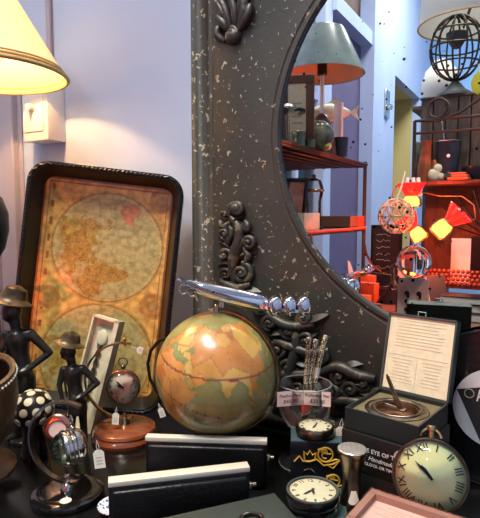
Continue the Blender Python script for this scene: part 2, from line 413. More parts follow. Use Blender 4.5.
# ------------------------------------------------------------------ the room
XL, XR, YB, ZC = -1.45, 2.4, -6.2, 4.6
def wbox(b, x0, x1, y0, y1, z0, z1):
    b.box((x1-x0, y1-y0, z1-z0), ((x0+x1)/2, (y0+y1)/2, (z0+z1)/2))
def room():
    b = B(); wbox(b, XL-.4, XR+.1, YB-.1, YW+.1, -.05, 0); struct('floor', b, 'floor')
    b = B(); wbox(b, XL-.4, XR+.1, YB-.1, YW+.1, ZC, ZC+.05); struct('ceiling', b, 'ceil')
    b = B(); wbox(b, XL-.1, XR+.1, YW, YW+.1, 0, ZC); struct('wall_back', b, 'wall')
    b = B(); wbox(b, XL-.1, XR+.1, YB-.1, YB, 0, ZC); struct('wall_front', b, 'wall_far')
    b = B(); wbox(b, XR, XR+.1, YB, YW, 0, ZC); struct('wall_right', b, 'wall')
    # left wall: from the mirror wall back: wall, window, post, door, post, wall, passage, wall
    yw0 = VX(268, 200, XL).y; yw1 = VX(324, 200, XL).y; yd0 = VX(330, 200, XL).y; yd1 = VX(366, 200, XL).y
    yp0 = VX(392, 200, XL).y; yp1 = VX(417, 200, XL).y
    ztr = VX(376, 52, XL).z; zp = VX(392, 72, XL).z
    b = B()
    wbox(b, XL-.1, XL, yw0, YW, 0, ZC)
    wbox(b, XL-.1, XL, yw1, yw0, 0, .75); wbox(b, XL-.1, XL, yw1, yw0, 3.6, ZC)
    wbox(b, XL-.1, XL, yd1, yw1, 3.75, ZC)
    wbox(b, XL-.1, XL, yd0, yw1, 0, 3.75)
    wbox(b, XL-.1, XL, yp0, yd1-.22, 0, ZC)
    wbox(b, XL-.1, XL, yd1-.22, yd1, 3.75, ZC)
    wbox(b, XL-.1, XL, yp1, yp0, zp, ZC); wbox(b, XL-.1, XL, YB, yp1, 0, ZC)
    struct('wall_left', b, 'wall_left')
    b = B(); wbox(b, XL-.16, XL+.05, yd1-.22, yd1, 0, 3.75); wbox(b, XL-.16, XL+.03, yw1+.0, yw1+.10, 0, 3.75)
    wbox(b, XL-.14, XL+.03, yd1, yd0, ztr, ztr+.12); wbox(b, XL-.14, XL+.03, yd1, yd0, 3.63, 3.75); struct('trim_2', b, 'wall_left')
    b = B(); wbox(b, XL-.14, XL-.08, yd1, yd0, 0, ztr); struct('door_1', b, 'mauve')
    o = bpy.data.objects.new('transom', B().box((.04, yd0-yd1, 3.63-ztr-.12), (XL-.11, (yd0+yd1)/2, (ztr+.12+3.63)/2)).done('transom', False)); COL.objects.link(o); o.data.materials.append(M['plank']); o['kind'] = 'structure'
    o.name = 'trim_3'
    # window
    b = B()
    for y in (yw0-.03, (yw0+yw1)/2, yw1+.05): b.box((.06, .05, 2.85), (XL-.05, y, 2.175))
    for z in (.78, 2.2, 3.57): b.box((.06, yw0-yw1, .05), (XL-.05, (yw0+yw1)/2, z))
    w = struct('window_1', b, 'wall_left')
    p = part('window_pane', B().box((.006, yw0-yw1-.02, 2.8), (XL-.05, (yw0+yw1)/2, 2.175)), 'glass', w); p['kind'] = 'structure'
    # passage beyond the wall
    b = B(); wbox(b, XL-1.2, XL-1.1, yp1-.1, yp0+.1, 0, zp); wbox(b, XL-1.1, XL-.1, yp1-.1, yp1, 0, zp); wbox(b, XL-1.1, XL-.1, yp0, yp0+.1, 0, zp); wbox(b, XL-1.2, XL-.1, yp1-.1, yp0+.1, zp, zp+.05); wbox(b, XL-1.2, XL-.1, yp1-.1, yp0+.1, -.05, 0)
    struct('wall_passage', b, 'tan')
    # shrub outside
    b = B()
    for i in range(420):
        c = Vector((XL-1.3+random.uniform(-.4, .4), (yw0+yw1)/2+random.uniform(-1.3, 1.3), random.uniform(.2, 3.4)))
        b.box((.10, .012, .05), c, rot=(random.uniform(0, 3), random.uniform(0, 3), random.uniform(0, 3)))
    b.tube([(XL-1.3, (yw0+yw1)/2, 0), (XL-1.28, (yw0+yw1)/2+.05, 1.5), (XL-1.3, (yw0+yw1)/2, 3.2)], [.05, .035, .01])
    solo('shrub', b, 'foliage', 'pale leafy shrub outside the shop window seen in the mirror', 'shrub', smooth=False)
    # moulded casing on the mirror wall, left of the switch box
    b = B()
    x0 = WY(-60, 150, YW).x; x1 = WY(24, 150, YW).x; w = x1-x0
    for k, (f0, f1, t) in enumerate(((0, 1, .008), (.05, .30, .022), (.34, .52, .016), (.58, .74, .022), (.8, .97, .028))):
        b.box((w*(f1-f0), t, 3.2), (x0+w*(f0+f1)/2, YW-t/2, 1.6), .004)
    struct('trim_1', b, 'trimw')
room()

# ------------------------------------------------------------------ display table
def tables():
    t = thing('display_table', 'long black lacquered display table below the mirror, holding the curios', 'table', (-.35, .69, 0), 0)
    b = B().box((2.04, .57, .035), (0, 0, Z0-.0175), .004); part('tabletop', b, 'blacktop', t)
    b = B()
    b.box((1.9, .03, .12), (0, -.25, Z0-.095)); b.box((1.9, .03, .12), (0, .25, Z0-.095)); b.box((.03, .5, .12), (-.94, 0, Z0-.095)); b.box((.03, .5, .12), (.94, 0, Z0-.095))
    part('apron', b, 'blackwood', t)
    for sx in (-1, 1):
        for sy in (-1, 1):
            part('leg', B().box((.06, .06, Z0-.035), (sx*.95, sy*.24, (Z0-.035)/2), .004), 'blackwood', t)
    t = thing('side_table', 'wooden table across the aisle in the mirror, cluttered with goods', 'table', (-.10, -.62, 0), 0)
    part('tabletop', B().box((1.2, .86, .03), (0, 0, .905), .004), 'browncard', t)
    for sx in (-1, 1):
        for sy in (-1, 1):
            part('leg', B().box((.05, .05, .89), (sx*.56, sy*.39, .445), .004), 'plank', t)
ZR = .92
tables()

# ------------------------------------------------------------------ mirror
def mirror():
    cx = CAM.x; c = WY(509, 115, YF); cx, cz = c.x, c.z
    a = cx - WY(279, 115, YF).x; bz = cz - WY(509, 351, YF).z
    xl = WY(187, 130, YF).x; hw = cx-xl; hb = cz-Z0; ht = hb
    hbase = 0.0
    root = thing('wall_mirror', 'huge charcoal mirror with an oval glass in a chipped carved frame', 'mirror', (cx, YW-.005, Z0), 0)
    oz = cz-Z0
    y = lambda Y: Y-(YW-.005)
    # frame body
    mw = .062                                        # moulding width
    n = 160; angs = sorted(set([2*PI*i/n for i in range(n)] + [math.atan2(s1*(hb-mw), s2*(hw-mw)) % (2*PI) for s1 in (1, -1) for s2 in (1, -1)]))
    def rect(t, hx, hz):
        ca, sa = math.cos(t), math.sin(t)
        k = min(hx/abs(ca) if abs(ca) > 1e-6 else 1e9, hz/abs(sa) if abs(sa) > 1e-6 else 1e9)
        return ca*k, sa*k
    def ell(t, A, C):
        ca, sa = math.cos(t), math.sin(t); k = 1/math.sqrt((ca/A)**2+(sa/C)**2); return ca*k, sa*k
    bm = B()
    rings = []
    def ring(f, Y): rings.append([bm.bm.verts.new((f(t)[0], y(Y), f(t)[1]+oz)) for t in angs])
    ring(lambda t: rect(t, hw-mw, hb-mw), YW-.005)
    ring(lambda t: rect(t, hw-mw, hb-mw), YF+.004)
    ring(lambda t: rect(t, hw-mw-.006, hb-mw-.006), YF)
    ring(lambda t: ell(t, a+.017, bz+.017), YF)
    ring(lambda t: ell(t, a+.015, bz+.015), YF+.002)
    ring(lambda t: ell(t, a+.012, bz+.012), YF+.0025)
    ring(lambda t: ell(t, a+.008, bz+.008), YF-.003)
    ring(lambda t: ell(t, a+.002, bz+.002), YF-.003)
    ring(lambda t: ell(t, a, bz), YF+.001)
    ring(lambda t: ell(t, a+.001, bz+.001), YM)
    ring(lambda t: ell(t, a+.004, bz+.004), YW-.005)
    for r0, r1 in zip(rings, rings[1:]):
        k = len(angs)
        for i in range(k): bm.bm.faces.new((r0[i], r0[(i+1) % k], r1[(i+1) % k], r1[i]))
    part('frame', bm, 'frame', root)
    # outer moulding: a stepped profile on each side
    prof = [(0, .095), (0, .03), (.006, .012), (.016, .0), (.030, -.004), (.042, .004), (.046, .014), (.050, .016), (.054, .008), (.062, .010), (.062, .095)]
    bm = B(); corners = [(-1, -1), (1, -1), (1, 1), (-1, 1)]; rr = []
    for (sx, sz) in corners:
        rr.append([bm.bm.verts.new((sx*(hw-w), (YF-(YW-.005))+dy-.004, oz+sz*(hb-w))) for w, dy in [(p[0], min(p[1], .1)) for p in prof]])
    for i in range(4):
        A_, B_ = rr[i], rr[(i+1) % 4]
        for j in range(len(prof)-1): bm.bm.faces.new((A_[j], A_[j+1], B_[j+1], B_[j]))
    part('outer_moulding', bm, 'mould', root, ang=60)
    # glass
    bm = B(); vs = [bm.bm.verts.new((ell(2*PI*i/128, a+.003, bz+.003)[0], y(YM)+.001, ell(2*PI*i/128, a+.003, bz+.003)[1]+oz)) for i in range(128)]
    bm.bm.faces.new(vs)
    g = part('mirror_glass', bm, 'mirror', root, 'oval silvered mirror glass with dark specks', smooth=False)
    # carvings -----------------------------------------------------------
    o0 = Vector((cx, YW-.005, Z0))
    def q(px, py, off=0.0):
        p = WY(px, py, YF); return Vector((p.x, p.y-off, p.z))-o0
    mir = lambda p, s: Vector((p.x*s, p.y, p.z))
    K = S(1, dep(WY(240, 245, YF)))
    def stroke(bm, pts, r, s, lift=.004):
        n = len(pts); out = []; rs = []
        for i in range(n-1):                              # Catmull-Rom
            p0, p1, p2, p3 = pts[max(i-1, 0)], pts[i], pts[i+1], pts[min(i+2, n-1)]
            for k in range(4):
                u = k/4
                f = lambda j: .5*((2*p1[j])+(-p0[j]+p2[j])*u+(2*p0[j]-5*p1[j]+4*p2[j]-p3[j])*u*u+(-p0[j]+3*p1[j]-3*p2[j]+p3[j])*u**3)
                out.append((f(0), f(1)))
        out.append(pts[-1]); m = len(out)
        rs = [K*r*1.15*(.45+.75*math.sin(PI*min(1, .12+.8*i/m))) for i in range(m)]
        bm.tube([mir(q(x, yy, lift+K*r*.45*math.sin(PI*i/m)), s) for i, (x, yy) in enumerate(out)], rs, 8)
    def spiral(bm, cx_, cy_, r, turns, s, th, start=0, d=1):
        pts = []; rs = []
        nn = int(22*turns)
        for i in range(nn+1):
            f = i/nn; a_ = R_(start)+d*f*turns*2*PI; rad = r*(1-.86*f)
            pts.append(mir(q(cx_+rad*math.cos(a_), cy_+rad*math.sin(a_), .005+.010*f), s)); rs.append(K*th*1.2*(1-.45*f))
        bm.tube(pts, rs, 8)
        bm.sphere(K*r*.32, mir(q(cx_, cy_, .012), s), u=12, v=8)
    def leafy(bm, x0, y0, x1, y1, w, s, bend=0.0):
        vs = []
        for i in range(7):
            f = i/6; ww = w*math.sin(PI*(.1+.9*f))**.8 if f < 1 else 0
            dx, dy = x1-x0, y1-y0; l = math.hypot(dx, dy); nx, ny = -dy/l, dx/l
            bx = x0+dx*f+nx*bend*math.sin(PI*f); by = y0+dy*f+ny*bend*math.sin(PI*f)
            vs.append((mir(q(bx+nx*ww, by+ny*ww, .001), s), mir(q(bx, by, .012*math.sin(PI*min(1, f+.15))+.004), s), mir(q(bx-nx*ww, by-ny*ww, .001), s)))
        V = [[bm.bm.verts.new(p) for p in tri] for tri in vs]
        for A_, B_ in zip(V, V[1:]):
            for j in (0, 1): bm.bm.faces.new((A_[j], A_[j+1], B_[j+1], B_[j]))
    def carving(fn, lab):
        for s in (1, -1):
            bm = B(); fn(bm, s); part('carving', bm, 'carve', root, lab if s == 1 else None, ang=70)
    def top(bm, s):
        bm.sphere(K*8.5, mir(q(234, 37, .004), s), (1, .75, 1)); spiral(bm, 234, 34, 6.5, 1.4, s, 2.2, 200)
        for x0, y0, x1, y1 in ((232, 30, 220, -4), (237, 28, 232, -6), (241, 30, 246, -8), (229, 32, 219, 18), (243, 28, 252, 6), (226, 24, 219, 4), (240, 18, 243, -14)):
            stroke(bm, [(x0, y0), ((x0+x1)/2+2, (y0+y1)/2), (x1, y1)], 3.4, s)
            leafy(bm, x0, y0, x1, y1, 4.5, s, 2)
        stroke(bm, [(226, 42), (219, 36), (220, 28)], 3, s)
        for y0 in (-16, -34, -52):
            spiral(bm, 226, y0, 8, 1.3, s, 2.6, 90); spiral(bm, 248, y0+4, 7, 1.3, s, 2.4, 0, -1); stroke(bm, [(236, y0+22), (238, y0+8), (236, y0-6)], 4, s)
    def side(bm, s):
        bm.sphere(K*6.5, mir(q(238, 209, .008), s), (1, .8, 1)); spiral(bm, 239, 210, 8, 1.2, s, 3.0, 160); spiral(bm, 227, 215, 4.5, 1.2, s, 2.4, 40)
        spiral(bm, 227, 234, 7.5, 1.5, s, 2.8, -60); spiral(bm, 251, 243, 6.5, 1.5, s, 2.9, 180, 1)
        spiral(bm, 227, 255, 7.5, 1.4, s, 2.7, 100, -1); spiral(bm, 244, 273, 10, 1.7, s, 3.2, -90); spiral(bm, 228, 274, 6, 1.2, s, 2.4, 180)
        stroke(bm, [(232, 218), (240, 226), (241, 240), (236, 254), (234, 268), (236, 282)], 4.2, s)
        stroke(bm, [(248, 238), (240, 248), (237, 262)], 3.6, s); stroke(bm, [(236, 224), (247, 230), (250, 226), (246, 221)], 2.6, s)
        stroke(bm, [(222, 280), (228, 284), (240, 288), (252, 284)], 4, s)
        leafy(bm, 234, 222, 246, 214, 3.5, s); leafy(bm, 236, 286, 262, 292, 6, s, 2); leafy(bm, 236, 284, 216, 290, 5, s, -2); leafy(bm, 240, 232, 246, 258, 3.5, s, 2); leafy(bm, 230, 228, 219, 220, 4.5, s, -2); leafy(bm, 232, 248, 219, 242, 4.5, s, 2); leafy(bm, 240, 258, 258, 252, 5, s, -2); leafy(bm, 234, 264, 218, 266, 5, s, 2); leafy(bm, 244, 222, 254, 234, 4, s, 2); stroke(bm, [(232, 222), (227, 228), (230, 240), (227, 248)], 3, s); stroke(bm, [(244, 246), (250, 256), (247, 262)], 3, s)
    def low(bm, s):
        for x, yy, r, st in ((290, 330, 9, 0), (306, 318, 8, 120), (280, 350, 9, 200), (308, 340, 10, 60), (290, 366, 10, 10), (272, 322, 8, 90), (322, 356, 8, 240), (300, 388, 9, 30), (282, 400, 9, 130), (262, 306, 8, 40)):
            spiral(bm, x, yy, r, 1.5, s, 3.0, st)
        for a_ in ([(268, 312), (282, 322), (296, 326), (316, 324)], [(276, 340), (292, 346), (312, 352), (330, 350)], [(276, 372), (300, 374), (318, 372)], [(296, 322), (298, 345), (292, 372), (296, 400)]):
            stroke(bm, a_, 4.2, s)
        for l in ((284, 334, 268, 338), (300, 340, 320, 332), (296, 360, 316, 366), (286, 380, 270, 388), (306, 322, 330, 314), (298, 312, 280, 308), (308, 366, 334, 372), (310, 380, 332, 392)): leafy(bm, *l, 6, s, 2)
    def lowright(bm, s):
        for x, yy, r, st in ((340, 374, 9, 0), (352, 388, 9, 90), (334, 392, 8, 200), (364, 382, 8, 30), (380, 396, 9, 140), (398, 402, 10, 0), (420, 408, 9, 60)):
            spiral(bm, x, yy, r, 1.4, s, 3, st)
        for a_ in ([(322, 372), (340, 366), (358, 374), (376, 378)], [(326, 400), (350, 400), (372, 404), (410, 410)]): stroke(bm, a_, 4.5, s)
        for l in ((342, 372, 364, 364), (350, 382, 374, 388), (336, 384, 318, 378), (360, 392, 384, 402), (340, 396, 330, 412)): leafy(bm, *l, 6, s, -2)
    carving(top, 'carved leaf spray with a round boss, at the top left of the frame')
    carving(side, 'tall carved scroll ornament on the left of the frame')
    carving(low, 'carved scrollwork behind the globe and the wine glass')
    carving(lowright, 'carved scrolls behind the open presentation box')
mirror()

# ------------------------------------------------------------------ switch box with conduit
def switchbox():
    p = WY(40, 118, YW)
    s = dep(p)/FPX
    tw = thing('switch_box', 'white surface-mounted switch box on the blue wall under the lit lamp', 'switch box', (WY(53, 118, YW).x, YW, p.z), 0)
    w = .098; h = S(53, dep(p)); d = .060
    part('box_body', B().box((w, d, h), (0, -d/2, 0), .004), 'switch', tw)
    part('cover_plate', B().box((w*.74, .004, h*.62), (-.002, -d-.001, -.004), .0015), 'switch', tw)
    k = part('knob', B().cyl(.009, .016, 20, TR(-.004, -d-.003, .012) @ RX(90), bev=.002), 'switch', tw)
    part('knob_pointer', B().box((.006, .006, .022), (-.004, -d-.020, .008), .001), 'switch', k)
    part('conduit', B().box((.016, .012, 1.1), (.005, -.008, h/2+.55), .003), 'trimw', tw, 'grey wire channel running up the wall')
switchbox()

# ------------------------------------------------------------------ lit lamp at the left
LAMPD = 1.16
def lamp_left():
    c = P(-16, 76, LAMPD); px = S(1, LAMPD)
    t = thing('table_lamp', 'lit lamp with a cream cone shade at the upper left, above the statuettes', 'lamp', (c.x, c.y, Z0), 30)
    z = c.z-Z0
    rb, rt, h = 80*px, 24*px, 92*px
    part('lamp_shade', B().lathe([(rb, z), (rt, z+h), (rt-.002, z+h), (rb-.002, z)], 72), 'shade_l', t, 'cream cloth cone shade glowing from inside')
    b = B()
    for zz, rr in ((.002, .0045), (.012, .003), (.02, .002)): b.tube(arc((0, 0, z+zz), rb-(rb-rt)*zz/h+.001, 0, 360, 72, 'XY')[:-1], rr, 8, True)
    part('trim_braid', b, 'braid', t)
    zb = z-.03
    part('lamp_body', B().lathe([(0, 0), (.07, 0), (.072, .02), (.03, .04), (.022, .07), (.014, .10), (.012, .33), (.03, .36), (.040, .40), (.040, .44), (.028, .475), (.012, .49), (.012, zb), (0, zb)], 40), 'blackwood', t, 'dark turned lamp body')
    part('socket', B().cyl(.017, .05, 24, TR(0, 0, zb), bev=.003), 'brass', t)
    part('light_bulb', B().lathe([(0, zb+.045), (.014, zb+.05), (.03, zb+.085), (.026, zb+.11), (0, zb+.122)], 24), 'bulb', t)
    b = B(); b.tube([(-.012, 0, zb+.03), (-.05, 0, zb+.08), (-.03, 0, z+h-.03), (0, 0, z+h-.004), (.03, 0, z+h-.03), (.05, 0, zb+.08), (.012, 0, zb+.03)], .0015, 6)
    for k in range(3): b.tube([(0, 0, z+h-.004), ((rt-.001)*math.cos(k*2.1), (rt-.001)*math.sin(k*2.1), z+h-.004)], .0012, 6)
    part('harp', b, 'brass', t)
    ld = bpy.data.lights.new('lamp_light', 'POINT'); ld.energy = 13; ld.color = (1, .52, .20); ld.shadow_soft_size = .018
    lo = bpy.data.objects.new('lamp_light', ld); COL.objects.link(lo); lo.location = (c.x, c.y, Z0+zb+.155)
lamp_left()

# ------------------------------------------------------------------ world map inks
LAND = {
 'africa': [(-17,15),(-16,21),(-10,30),(-6,35),(10,37),(11,33),(20,31),(32,31),(35,27),(37,21),(43,12),(51,12),(47,4),(40,-4),(40,-15),(35,-20),(32,-28),(26,-34),(18,-34),(12,-18),(13,-8),(9,0),(9,4),(-4,5),(-8,4)],
 'eurasia': [(-9,37),(-9,43),(-1,44),(-4,48),(2,51),(8,54),(9,57),(12,54),(20,55),(24,59),(29,60),(21,61),(16,57),(11,58),(5,59),(5,62),(15,69),(28,71),(40,67),(55,68),(70,73),(100,78),(115,74),(140,73),(170,70),(180,68),(178,63),(163,60),(160,53),(156,52),(155,58),(140,58),(135,54),(141,51),(132,43),(127,39),(129,35),(126,35),(125,39),(118,39),(122,37),(119,34),(122,30),(117,23),(108,21),(106,18),(109,12),(105,9),(101,13),(103,2),(101,3),(98,8),(97,16),(94,18),(91,22),(87,21),(80,15),(80,10),(77,8),(73,16),(72,21),(67,25),(57,26),(51,28),(48,30),(51,24),(56,26),(59,22),(53,17),(45,13),(43,13),(39,21),(35,28),(34,31),(36,36),(27,37),(27,41),(40,41),(38,47),(31,46),(28,43),(23,38),(20,40),(14,45),(18,40),(16,38),(10,44),(3,43),(0,39),(-5,36)],
 'australia': [(114,-22),(122,-18),(130,-12),(136,-12),(136,-15),(140,-17),(142,-11),(146,-19),(153,-26),(150,-37),(140,-38),(131,-32),(118,-35),(115,-33)],
 'madagascar': [(44,-20),(47,-25),(50,-16),(49,-12),(44,-16)],
 'north_america': [(-168,66),(-156,71),(-125,70),(-95,68),(-82,68),(-80,60),(-92,58),(-80,52),(-78,60),(-65,60),(-56,52),(-65,45),(-75,38),(-81,31),(-81,25),(-84,30),(-97,27),(-97,20),(-88,21),(-83,10),(-78,8),(-90,14),(-105,20),(-115,30),(-124,40),(-124,48),(-135,58),(-150,60),(-165,55)],
 'south_america': [(-77,8),(-70,12),(-60,9),(-50,0),(-35,-6),(-39,-15),(-48,-27),(-57,-37),(-65,-42),(-68,-53),(-74,-50),(-71,-30),(-70,-18),(-81,-5)],
 'greenland': [(-55,60),(-70,76),(-60,82),(-25,82),(-20,72),(-40,65)],
 'britain': [(-5,50),(1,51),(-2,55),(-4,58),(-6,57),(-3,54)], 'japan': [(130,31),(136,34),(141,36),(142,40),(145,44),(141,45),(139,38),(132,35)],
 'sumatra': [(95,5),(100,2),(106,-5),(104,-6),(98,1)], 'borneo': [(109,1),(114,5),(118,6),(117,-1),(114,-4),(110,-3)], 'java': [(105,-6.5),(114,-7),(114,-9),(106,-8)],
 'new_guinea': [(131,-1),(141,-3),(150,-10),(143,-9),(138,-8)], 'celebes': [(119,-5),(120,1),(125,1),(122,-4)], 'luzon': [(120,18),(122,18),(124,12),(120,14)], 'ceylon': [(80,9),(82,7),(80.5,6)],
}
BB = {k: (min(p[0] for p in v), max(p[0] for p in v), min(p[1] for p in v), max(p[1] for p in v)) for k, v in LAND.items()}
def isl(lon, lat):
    for k, poly in LAND.items():
        b = BB[k]
        if lon < b[0] or lon > b[1] or lat < b[2] or lat > b[3]: continue
        ins = False; j = len(poly)-1
        for i in range(len(poly)):
            xi, yi = poly[i]; xj, yj = poly[j]
            if (yi > lat) != (yj > lat) and lon < (xj-xi)*(lat-yi)/(yj-yi)+xi: ins = not ins
            j = i
        if ins: return k
    return None
rg = random.Random(3)
SEEDS = [(rg.uniform(-180, 180), rg.uniform(-50, 75), rg.choice([(208,156,80),(214,176,92),(204,140,74),(206,162,88),(190,164,86),(206,132,78),(214,180,104)])) for _ in range(90)]
def land_ink(lon, lat, key):
    best = None; bd = 1e9; b2 = 1e9
    for x, yv, c in SEEDS:
        d = (x-lon)**2+(yv-lat)**2
        if d < bd: b2 = bd; bd = d; best = c
        elif d < b2: b2 = d
    if math.sqrt(b2)-math.sqrt(bd) < .8: return (176, 124, 70)
    if key == 'africa': return tuple((a+b)/2 for a, b in zip(best, (214, 128, 66)))
    return best
def ink_mesh(me, fn, gain=1.0):
    ca = me.color_attributes.new('ink', 'FLOAT_COLOR', 'POINT')
    buf = []
    for v in me.vertices:
        c = srgb(*fn(v.co)); buf += [c[0]*gain, c[1]*gain, c[2]*gain, 1]
    ca.data.foreach_set('color', buf)
M['globe'] = attr_mat('old_globe_paper', .3, .4, .22, 26)
M['traymap'] = attr_mat('old_map_paper', .3, .4, .34, 70)

def globe():
    c = P(217, 372, .91); R = .1065
    t = thing('globe', 'large antique-toned world globe on a black stand under the silver aeroplane', 'globe', (c.x, c.y, Z0), 30)
    z = c.z-Z0
    b = B().sphere(R, u=240, v=120)
    o = part('globe_ball', b, 'globe', t)
    # rotate so that the Indian Ocean faces the viewer: local -Y <-> lon 62, lat 9
    Q = (Matrix.Rotation(R_(4), 3, 'Y') @ Matrix.Rotation(R_(13), 3, 'X'))
    Qi = Q.inverted()
    rs = random.Random(5)
    def ink(co):
        p = Qi @ (co/R); lat = math.degrees(math.asin(max(-1, min(1, p.z)))); lon = math.degrees(math.atan2(p.x, -p.y))+66
        lon = (lon+180) % 360-180
        if abs(lat-23.4) < .85: return (140, 70, 50)
        if abs(lat-(-0.5-14*math.sin(R_(lon-20)))) < .85 and int(lon/1.9) % 2: return (90, 70, 50)
        d = math.hypot((lon-69)*.7, lat+43)
        if 3.2 < d < 5 or d < 1.4: return (196, 100, 62)
        if d < 3.2: return (206, 150, 96)
        k = isl(lon, lat)
        if k: return land_ink(lon, lat, k)
        if abs((lon+7.5) % 15-7.5) < .5 or abs((lat+7.5) % 15-7.5) < .4: return (150, 144, 92)
        near = isl(lon+2.2, lat) or isl(lon-2.2, lat) or isl(lon, lat+2.2) or isl(lon, lat-2.2)
        if near: return (128, 142, 94)
        return (172, 158, 98) if lat < 0 else (150, 150, 94)
    ink_mesh(o.data, ink)
    o.location = (0, 0, z)
    b = B(); b.band(R*1.05, R_(90-8), R_(-96), .014, .003, 60, TR(0, 0, z) @ RZ(-18)); part('meridian', b, 'bronze', t, 'dark metal half ring round the right of the ball')
    b = B().tube([(-.088, .045, z+.05), (-.108, .05, z+.044), (-.124, .05, z+.025), (-.13, .05, z), (-.126, .05, z-.03), (-.112, .05, z-.055), (-.088, .05, z-.066), (-.05, .05, z-.10), (0, .03, z-.125), (0, 0, z-.13)], .0032, 8)
    part('side_arm', b, 'blackwood', t, 'thin black curved arm at the left of the ball')
    part('axis_pin', B().cyl(.004, .014, 16, TR(0, 0, z+R-.001), bev=.001), 'nickel', t)
    part('base', B().lathe([(0, 0), (.058, 0), (.06, .008), (.056, .018), (.045, .026), (.02, .036), (.012, .05), (.012, z-R), (0, z-R)], 48, TR(0, .012, 0)), 'blackwood', t)
    return t, c, R
globe_t, GC, GR = globe()

# ------------------------------------------------------------------ chrome aeroplane on the globe
def airplane(loc, label, rz, roll, fin=False, post=False, tilt=0):
    t = thing('model_airplane', label, 'model airplane', loc, rz, tilt, roll)
    k = .0017
    secs = [(-48, 2.6, 4.2, 0), (-44, 4.5, 5.4, 0), (-30, 7, 6.8, 0), (-10, 9, 8.2, 0), (10, 10, 9, 0), (26, 9.6, 9, 0), (34, 7.6, 7.6, 0), (38, 3.8, 4.2, 0), (39.5, 0, 0, 0)]
    b = B(); rings = []
    for x, ry, rz_, zc in secs:
        rings.append([b.bm.verts.new((x*k, ry*k*math.cos(2*PI*j/24), zc*k+rz_*k*math.sin(2*PI*j/24))) for j in range(24)] if ry else [b.bm.verts.new((x*k, 0, zc*k))])
    for A_, B_ in zip(rings, rings[1:]):
        n = len(A_)
        for j in range(n):
            if len(B_) == 1: b.bm.faces.new((A_[j], A_[(j+1) % n], B_[0]))
            else: b.bm.faces.new((A_[j], A_[(j+1) % n], B_[(j+1) % n], B_[j]))
    b.bm.faces.new(rings[0][::-1])
    part('fuselage', b, 'chrome', t)
    def slab(pts, th):
        bb = B()
        up = [bb.bm.verts.new((x*k, y*k, (z+th/2)*k)) for x, y, z in pts]; dn = [bb.bm.verts.new((x*k, y*k, (z-th/2)*k)) for x, y, z in pts]
        bb.bm.faces.new(up); bb.bm.faces.new(dn[::-1]); n = len(pts)
        for i in range(n): bb.bm.faces.new((up[i], dn[i], dn[(i+1) % n], up[(i+1) % n]))
        return bb
    part('wing', slab([(20, -6, -2), (34, -13, -1), (58, -16, 2), (76, -12, 6), (77, 2, 6), (56, 6, 2), (30, 8, -1), (16, 6, -2)], 3), 'chrome', t)
    for x, zz in ((43, 2.2), (56.5, 5.6), (70, 9.2)):
        m = TR(x*k, -9*k, zz*k) @ RY(-roll) @ RZ(12) @ RX(90)
        n = part('engine_cowling', B().lathe([(0, -9*k), (4.6*k, -8*k), (6.3*k, -4*k), (6.6*k, 2*k), (6.3*k, 5*k), (5.2*k, 6.8*k), (3.2*k, 7.6*k), (0, 7.9*k)], 32, m @ Matrix.Diagonal((1, 1.5, 1, 1))), 'chrome', t)
        part('cowling_ring', B().tube([m @ Vector((6.65*k*math.cos(a*PI/16), 1.5*6.65*k*math.sin(a*PI/16), -1*k)) for a in range(32)], .5*k, 6, True), 'bronze', n)
    part('tailplane', slab([(-56, -10, 5), (-52, -14, 4.5), (-20, -12, 1), (-14, -6, 1), (-40, -3, 3), (-54, -4, 5)], 1.6), 'chrome', t)
    b = B()
    for x in (-48, -39): b.tube([((x+4.2*math.cos(a*PI/12))*k, -11*k, (-3.5+4.6*math.sin(a*PI/12))*k) for a in range(24)], .75*k, 6, True)
    b.tube([(-57*k, -12*k, 4.5*k), (-44*k, -13*k, .6*k), (-20*k, -13*k, -2*k), (0, -9*k, -4*k)], .8*k, 6)
    part('tail_rings', b, 'nickel', t)
    if post: part('support_post', B().cyl(.0045, .020, 16, TR(-10*k, 0, -2*k) @ RY(-roll) @ TR(0, 0, -.020)), 'nickel', t)
    if fin: part('tail_fin', B().prism([(-44*k, 3*k), (-22*k, 4*k), (-40*k, 34*k), (-50*k, 36*k)], -1.4*k, 1.4*k), 'switch', t, 'white tail fin')
    return t
airplane(P(232, 296, .885), 'polished silver model aeroplane mounted on top of the globe', 30, 14.4, post=True)

